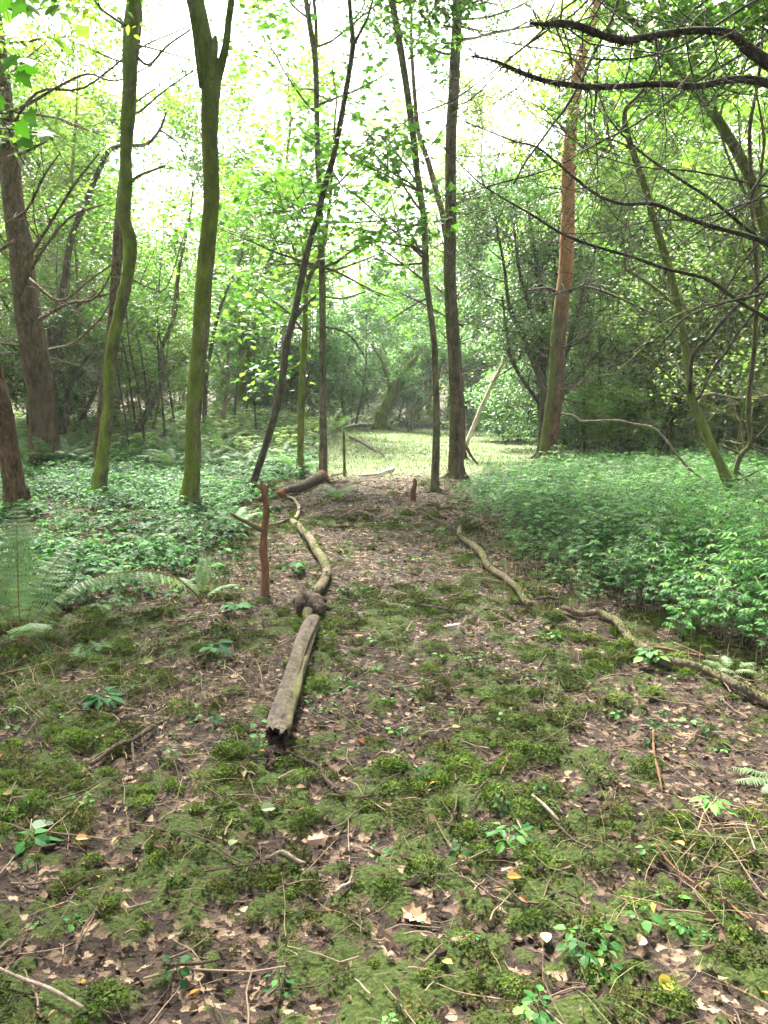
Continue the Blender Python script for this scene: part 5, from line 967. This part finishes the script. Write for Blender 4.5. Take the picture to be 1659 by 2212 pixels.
# the big weathered log with its rotten hollow end
g0, g1 = gp(592, 1640), gp(676, 1372)
root = empty('fallen_log', (g0[0], g0[1], float(gh(g0[0], g0[1]))), 'big weathered grey log along the path, its near end hollow and rotten', 'log')
P, R = ground_line([(596, 1632, 54), (605, 1590, 57), (622, 1530, 50), (640, 1470, 45), (656, 1420, 42), (668, 1385, 38), (677, 1362, 30)], .75); Ps, Rs = smooth(np.array(P), np.array(R), 5)
def hollow(mb, P, R, sides=56, seed=5, split=(4.2, 5.4)):
    """open-ended shell with a jagged broken near rim, inner wall and a long split"""
    n = len(P); T = np.gradient(P, axis=0); T /= np.linalg.norm(T, axis=1)[:, None]; th = np.linspace(0, 2 * pi, sides, endpoint=False); q = np.random.RandomState(seed); rim = np.convolve(np.tile(q.rand(sides), 3), [.3, .4, .3], 'same')[sides:2 * sides] * .13 - .05 * np.cos(th - 1.2)
    rings = []
    for kk, inner in ((0, False), (1, True)):
        V = []
        for i in range(n):
            N_ = np.cross(T[i], [0, 0, 1.]); N_ /= np.linalg.norm(N_); B = np.cross(N_, T[i]); r = R[i] * (1 + .20 * (fbm(np.cos(th) * 3 + 5, np.sin(th) * 3 + i * .10, 88, 5) - .5) * 2 - .10 * np.exp(-((th - 1.9 - .15 * math.sin(i * .5)) / .10) ** 2) - .07 * np.exp(-((th - 1.1 - .1 * math.sin(i * .7)) / .08) ** 2))
            r = r * (1 + .05 * np.sin(3 * th + i * .2)); r = r * (.72 if inner else 1)
            c = P[i][None] + np.cos(th)[:, None] * N_ * r[:, None] + np.sin(th)[:, None] * B * r[:, None]
            if i < 5: c = c + T[i][None] * (rim * (1 - i / 5.))[:, None]
            V.append(c)
        rings.append(np.array(V))
    for inner in (0, 1):
        V = rings[inner].reshape(-1, 3); m = 14 if inner else n; i, j = np.meshgrid(np.arange(m - 1), np.arange(sides), indexing='ij'); j2 = (j + 1) % sides
        qd = np.stack([i * sides + j, i * sides + j2, (i + 1) * sides + j2, (i + 1) * sides + j], -1).reshape(-1, 4)
        if inner: qd = qd[:, ::-1]
        mb.add(V, qd.reshape(-1), np.full(len(qd), 4), 1 if inner else 0)
    V = np.vstack([rings[0][0], rings[1][0]]); js = np.arange(sides); j2 = (js + 1) % sides; mb.add(V, np.stack([js, sides + js, sides + j2, j2], -1).reshape(-1), np.full(sides, 4), 1)
    e = rings[0][-1]; mb.add(np.vstack([e, P[-1:] + T[-1:] * .015]), np.stack([np.full(sides, sides), js, j2], -1).reshape(-1), np.full(sides, 3), 0)
mb = MB(); hollow(mb, Ps, Rs); mb.build('body', [M['log_grey'], M['dark_rot']], root)
q = np.random.RandomState(9); mb = MB()   # crumbled rot spilling from the hollow end
C = []
for k, (dy, dx, r) in enumerate(((.12, .012, .030), (.05, -.012, .030), (-.01, .010, .024), (-.06, -.016, .026), (-.11, .006, .015), (-.17, -.01, .012))):
    c = np.array([Ps[0][0] + dx, Ps[0][1] + dy, 0.]); c[2] = float(gz(c[0], c[1])) + r * .5; C.append((c, r))
mb.tube([c for c, r in C], [r for c, r in C], sides=22, sub=10, rough=.55, seed=8, rel=45)
for k in range(9):
    c, r = C[k % 5]; d = nrm(np.array([q.normal(), q.normal() * .6 - .4, .15])); mb.tube([c, c + d * (r + .015), c + d * (r + .03 + .03 * q.rand()) - [0, 0, .012]], [.009, .006, .002], sides=5, rough=.3, seed=k)
mb.build('rotten_wood', M['dark_rot'], root)
mb = MB(); sp = np.array([p + np.array([r * .80, -.01, r * .38]) for p, r in zip(Ps[2:17], Rs[2:17])]); q = np.random.RandomState(4)   # lifted strip of pale bark on the right side
mb.tube(sp, Rs[2:17] * (.30 + .12 * np.sin(np.arange(15) * .9)), sides=9, rough=.35, seed=6); mb.build('bark_strip', M['log_moss'], root)
# knobbly root
mb = MB(); P, R = ground_line([(645, 1338, 26), (662, 1332, 44, .0), (682, 1338, 40), (694, 1345, 24)], .8); mb.tube(P, R, sides=14, sub=4, rough=.45, seed=3, rel=14)
for a in ([(672, 1330, 26, .02), (695, 1334, 18, .015), (712, 1336, 11, .01)], [(670, 1322, 24, .03), (690, 1322, 16, .02), (706, 1321, 8, .02)], [(655, 1335, 24, .02), (644, 1325, 20, .03), (636, 1318, 10, .03)], [(665, 1345, 22), (664, 1358, 18), (667, 1368, 10)], [(668, 1335, 22, .03), (672, 1318, 16, .05), (668, 1306, 8, .05)]):
    P, R = ground_line(a, .8); mb.tube(P, R, sides=9, sub=4, rough=.3, seed=len(mb.V), rel=14)
tag(mb.build('tree_root', M['log_dark']), 'knobbly dark lump of root with short prongs at the far end of the big log', 'root')
lying('fallen_branch', 'thick mossy branch lying in an S curve beyond the knobbly root', 'branch',
      [[(655, 1325, 26), (667, 1308, 26), (688, 1288, 24), (702, 1268, 23), (706, 1247, 23), (699, 1225, 22), (685, 1203, 21), (670, 1180, 20), (657, 1160, 18), (643, 1143, 17)], [(652, 1152, 8), (640, 1146, 16), (630, 1130, 14), (633, 1122, 10)], [(634, 1132, 11), (615, 1135, 9), (596, 1141, 8), (578, 1146, 6), (560, 1150, 5)]], ['log_moss'], fur=1400, seed=1)
lying('fallen_branch', 'thin bare pale branch curling from the red ended log towards the curved mossy branch', 'branch', [[(637, 1130, 8), (643, 1118, 8), (646, 1106, 8), (642, 1095, 7), (634, 1087, 6), (622, 1083, 5)]], ['dead_wood'], seed=2, rough=.1)
P, R = ground_line([(606, 1080, 16), (618, 1074, 17), (650, 1062, 19), (680, 1050, 20), (698, 1042, 21)], .85); g = P[0]
root = empty('fallen_log', (g[0], g[1], g[2] - R[0]), 'short dark log with red rotten ends at the foot of the straight grey sapling', 'log')
Ps, Rs = smooth(np.array(P), np.array(R), 5); mb = MB(); mb.tube(Ps[1:-1], Rs[1:-1], sides=14, rough=.2, seed=2, rel=9); mb.build('body', M['log_dark'], root)
for e, d in ((0, 1), (-1, -1)):
    mb = MB(); a, b = Ps[e], Ps[e + 2 * d]; dr = nrm(a - b); mb.tube([b + dr * .05, (a + b) / 2, a + dr * .03, a + dr * .07], np.array([1.08, 1.16, 1.0, .55]) * Rs[e], sides=12, sub=4, rough=.3, seed=7 + e); mb.build('rotten_end', M['red_rot'], root)
lying('fallen_branch', 'thin dark twiggy branch lying behind the red ended log', 'branch', [[(610, 1012, 3), (640, 1022, 4), (670, 1030, 5), (700, 1040, 5), (725, 1030, 4), (748, 1024, 4)]], ['log_dark'], seed=3, twigs_=8)
lying('fallen_branch', 'pale curved branch lying across the start of the clearing, right of the thin post', 'branch', [[(775, 1032, 4), (795, 1031, 6), (815, 1029, 6), (832, 1023, 7), (843, 1016, 5)], [(830, 1023, 4), (845, 1019, 6), (851, 1014, 5)]], ['pale_birch'], seed=4, sub=4)
lying('fallen_branch', 'mottled rotten branch lying in the clearing beyond the pale curved one', 'branch', [[(757, 948, 5), (775, 956, 6), (795, 967, 6), (808, 975, 6), (830, 987, 5), (834, 998, 4)], [(795, 965, 5), (785, 955, 3), (776, 943, 2)]], ['log_grey'], seed=5, twigs_=3)
lying('fallen_branch', 'half mossy branch right of the path with a dark hook at its far end', 'branch',
      [[(1146, 1323, 14), (1132, 1307, 16), (1118, 1291, 16), (1100, 1275, 16), (1088, 1263, 16), (1070, 1247, 16), (1052, 1232, 16), (1042, 1212, 16), (1028, 1193, 16), (1010, 1180, 14), (998, 1170, 11), (990, 1162, 10)], [(1006, 1172, 9), (992, 1163, 11, .02), (997, 1152, 10, .04), (1006, 1145, 9, .05), (1018, 1139, 7, .06)]], ['log_moss'], fur=700, seed=6)
lying('fallen_branch', 'thin dark stick at the right side of the path leading up to the short stake', 'branch', [[(990, 1160, 5), (965, 1145, 6), (940, 1129, 6), (920, 1118, 6), (903, 1111, 5)]], ['log_dark'], seed=7)
lying('fallen_branch', 'long crooked fallen branch with dark, reddish and mossy bark running out at the right edge', 'branch',
      [[(1217, 1323, 12), (1230, 1332, 14), (1250, 1338, 15), (1272, 1337, 15), (1294, 1335, 15), (1310, 1344, 17), (1330, 1363, 19), (1348, 1387, 20), (1365, 1402, 21), (1398, 1424, 24), (1420, 1437, 24), (1444, 1447, 23), (1490, 1457, 22), (1529, 1468, 22), (1560, 1482, 22), (1589, 1497, 22), (1625, 1515, 24), (1665, 1535, 26), (1750, 1580, 26)], [(1342, 1380, 10), (1328, 1372, 9), (1322, 1378, 8), (1330, 1388, 7)]], ['log_moss'], fur=1100, seed=8)
lying('fallen_branch', 'thin straight reddish stick lying beside the long crooked branch, under the herb bed', 'branch', [[(1400, 1413, 7), (1440, 1420, 7), (1480, 1428, 7), (1520, 1435, 6)]], ['dead_red'], seed=9)
lying('fallen_branch', 'short dark stick by the moss cushion between the two fallen branches on the right', 'branch', [[(1155, 1308, 5), (1180, 1307, 7), (1210, 1306, 6)]], ['log_dark'], seed=10)
lying('stick', 'dark forked stick lying in the left foreground beside the rotten log end', 'stick', [[(198, 1668, 10), (225, 1650, 11), (255, 1635, 11), (285, 1617, 12), (320, 1592, 12), (365, 1565, 9)], [(285, 1617, 6), (288, 1640, 6), (290, 1668, 4)], [(285, 1617, 6), (305, 1620, 5), (325, 1600, 4)]], ['log_dark'], seed=11)
lying('stick', 'long straight reddish stick slanting down to the right edge of the foreground', 'stick', [[(1412, 1856, 6), (1450, 1890, 7), (1500, 1930, 7), (1570, 1982, 7)], [(1560, 1975, 6), (1610, 2010, 7), (1680, 2050, 7)]], ['dead_red'], seed=12, rough=.05)
lying('stick', 'short grey stick lying in the moss, centre right of the foreground', 'stick', [[(1149, 1748, 6), (1175, 1772, 8), (1205, 1803, 8)]], ['dead_wood'], seed=13)
lying('stick', 'crooked purple brown stick below the rotten log end, pointing to the right', 'stick', [[(620, 1650, 5), (660, 1660, 7), (690, 1672, 8), (705, 1700, 9), (735, 1740, 9), (745, 1750, 6)], [(700, 1745, 4), (725, 1730, 5), (735, 1720, 4)]], ['log_dark'], seed=14)
lying('stick', 'stubby grey stick lying left of centre in the lower foreground', 'stick', [[(585, 1870, 8), (610, 1877, 12), (640, 1888, 12), (660, 1897, 6)]], ['dead_wood'], seed=15)
lying('stick', 'forked light stick standing out at the lower centre left', 'stick', [[(725, 1958, 8), (740, 1942, 9), (755, 1925, 8), (764, 1906, 5)], [(740, 1945, 6), (758, 1938, 5)]], ['dead_wood'], seed=16)
lying('stick', 'long thin brown stick at the bottom left corner', 'stick', [[(-10, 2128, 9), (50, 2155, 10), (110, 2180, 10), (180, 2215, 10)]], ['dead_wood'], seed=17)
lying('stick', 'dark curved stick in the lower left foreground', 'stick', [[(355, 2120, 9), (385, 2108, 9), (430, 2103, 9), (475, 2100, 6)]], ['log_dark'], seed=18)
lying('stick', 'pair of thin parallel brown stems running down the right side of the foreground', 'stick', [[(1410, 1590, 5), (1412, 1640, 6), (1420, 1690, 6), (1430, 1725, 5)]], ['dead_red'], seed=19, rough=.05)
lying('stick', 'thin dark stick across the path beyond the pale crumpled leaves', 'stick', [[(875, 1316, 3), (920, 1325, 4), (960, 1330, 5), (1010, 1335, 3)]], ['log_dark'], seed=20)
lying('stick', 'thin wavy dark stick in the left middle ground, left of the big log', 'stick', [[(440, 1400, 4), (480, 1392, 6), (520, 1380, 5), (550, 1368, 4)]], ['log_dark'], seed=21)
lying('stick', 'grey straight stick in the middle of the right foreground, pointing up to the left', 'stick', [[(1080, 1728, 4), (1120, 1800, 5), (1150, 1860, 6), (1175, 1905, 5)]], ['dead_wood'], seed=22, rough=.05)
# stakes
g = gp(570, 1286); Y = g[1]; z = float(gz(g[0], g[1])); root = empty('wooden_stake', (g[0], g[1], z), 'upright reddish broken stake with a mossy side branch and a splintered top', 'stake')
P, R = px_line([(570, 1282, 21), (573, 1240, 19), (569, 1187, 19), (572, 1140, 16), (575, 1102, 15), (571, 1070, 13), (567, 1050, 11), (564, 1038, 3)], Y); P[0][2] = z - .06; mb = MB(); mb.tube(P, R, sides=16, sub=6, rough=.28, seed=5, rel=12)
P, R = px_line([(572, 1078, 11), (577, 1060, 8), (576, 1048, 3)], Y); mb.tube(P, R, sides=8, sub=3, rough=.2); P, R = px_line([(569, 1060, 7), (558, 1052, 5), (549, 1041, 4)], Y); mb.tube(P, R, sides=7, sub=3)
P, R = px_line([(569, 1232, 7), (558, 1228, 5), (549, 1222, 3)], Y); mb.tube(P, R, sides=6, sub=3); mb.build('post', M['dead_red'], root)
P, R = px_line([(570, 1146, 13), (560, 1142, 12), (540, 1132, 9), (520, 1122, 8), (503, 1112, 7), (496, 1107, 3)], Y, -.1); mb = MB(); mb.tube(P, R, sides=9, sub=4, rough=.15); mb.build('side_branch', M['log_moss'], root)
def stake(px, pts, mat, label, name='wooden_stake', rough=.12):
    g = gp(px[0], px[1]); P, R = px_line(pts, g[1]); P[0][2] = float(gz(g[0], g[1])) - .06; mb = MB(); mb.tube(P, R, sides=12, sub=4, rough=rough, rel=9); return tag(mb.build(name, M[mat]), label, 'stake')
stake((744, 1027), [(744, 1027, 8), (744, 1000, 7), (743, 960, 6), (743, 932, 6), (743, 930, 3)], 'bark_moss', 'thin straight mossy post standing by itself right of the straight sapling')
stake((894, 1080), [(893, 1082, 16), (892, 1065, 13), (895, 1052, 12), (897, 1042, 10), (896, 1034, 6)], 'dead_red', 'short chewed stake stump standing at the right edge of the path end', rough=.25)
stake((950, 1000), [(1240, 1460 - 60, 4), (1240, 1380, 4), (1241, 1368, 3)], 'dead_wood', 'x') if 0 else None
# dry shoots in front of the herb bed
mb = MB(); q = np.random.RandomState(8)
for k in range(170):
    yy = 3.4 + 6 * q.rand(); xx = float(xr(yy)) - .35 + .75 * q.rand(); h = .04 + .12 * q.rand(); d = np.array([q.normal() * .15, q.normal() * .15, 1]); b = np.array([xx, yy, float(gz(xx, yy)) - .01]); mb.tube([b, b + d * h * .5, b + d * h + q.normal(size=3) * .01], [.0022, .002, .0012], sides=4, rnd=.5 + .5 * q.rand(), cap=False)
tag(mb.build('dry_shoots', M['straw']), 'thin dry upright shoots along the front of the herb bed', 'dry stems', kind='stuff')
# ------------------------------------------------------------------ light, air, camera
EL_, AZ_ = math.radians(54), math.radians(-18)     # sun ahead and a little left, high
w = bpy.data.worlds.new('World'); SC.world = w; w.use_nodes = True; ns, ln = w.node_tree.nodes, w.node_tree.links; ns.clear()
sk = ns.new('ShaderNodeTexSky'); sk.sky_type = 'NISHITA'; sk.sun_disc = False; sk.sun_elevation = EL_; sk.sun_rotation = AZ_; sk.dust_density = 6.0; sk.air_density = 1.0; sk.ozone_density = .6
hs = ns.new('ShaderNodeHueSaturation'); hs.inputs['Saturation'].default_value = .22; ln.new(sk.outputs[0], hs.inputs['Color'])
bg = ns.new('ShaderNodeBackground'); bg.inputs[1].default_value = .13; ln.new(hs.outputs[0], bg.inputs[0]); o = ns.new('ShaderNodeOutputWorld'); ln.new(bg.outputs[0], o.inputs[0])
l = bpy.data.lights.new('sun', 'SUN'); l.energy = 5.0; l.angle = math.radians(11); l.color = (1, .96, .88); lo = bpy.data.objects.new('sun', l); COL.objects.link(lo)
sd = Vector((math.sin(AZ_) * math.cos(EL_), math.cos(AZ_) * math.cos(EL_), math.sin(EL_))); lo.rotation_euler = sd.to_track_quat('Z', 'Y').to_euler(); lo.location = (0, 0, 30)
HAZE = .0008
if HAZE:
    bm = MB(); x0, x1, y0, y1, z0, z1 = -62, 62, -6, 74, -1.6, 24
    bm.add([(x0, y0, z0), (x1, y0, z0), (x1, y1, z0), (x0, y1, z0), (x0, y0, z1), (x1, y0, z1), (x1, y1, z1), (x0, y1, z1)], [0, 3, 2, 1, 4, 5, 6, 7, 0, 1, 5, 4, 1, 2, 6, 5, 2, 3, 7, 6, 3, 0, 4, 7], [4] * 6)
    m = bpy.data.materials.new('thin woodland air'); m.use_nodes = True; n_ = m.node_tree.nodes; n_.clear(); v = n_.new('ShaderNodeVolumePrincipled'); v.inputs['Color'].default_value = (.93, .97, .94, 1); v.inputs['Density'].default_value = HAZE; v.inputs['Anisotropy'].default_value = .3
    oo = n_.new('ShaderNodeOutputMaterial'); m.node_tree.links.new(v.outputs[0], oo.inputs['Volume']); tag(bm.build('haze', m, smooth_=False), 'thin pale haze in the air of the wood', 'haze', kind='stuff')
cd = bpy.data.cameras.new('camera'); cam = bpy.data.objects.new('camera', cd); COL.objects.link(cam); cd.sensor_fit = 'VERTICAL'; cd.sensor_height = 36; cd.sensor_width = 27; cd.lens = F / 2212 * 36; cd.clip_end = 500; cd.clip_start = .05
cam.location = CAM; cam.rotation_euler = (pi / 2 - PITCH, 0, 0); SC.camera = cam
SC.view_settings.view_transform = 'Standard'; SC.view_settings.look = 'None'; SC.view_settings.exposure = 2.85; SC.view_settings.gamma = 1
c = SC.cycles; c.max_bounces = 8; c.diffuse_bounces = 4; c.transmission_bounces = 5; c.glossy_bounces = 2; c.transparent_max_bounces = 4; c.volume_bounces = 1; c.use_denoising = True; c.caustics_reflective = False; c.caustics_refractive = False
c.use_adaptive_sampling = True; c.adaptive_threshold = .04; c.sample_clamp_indirect = 8
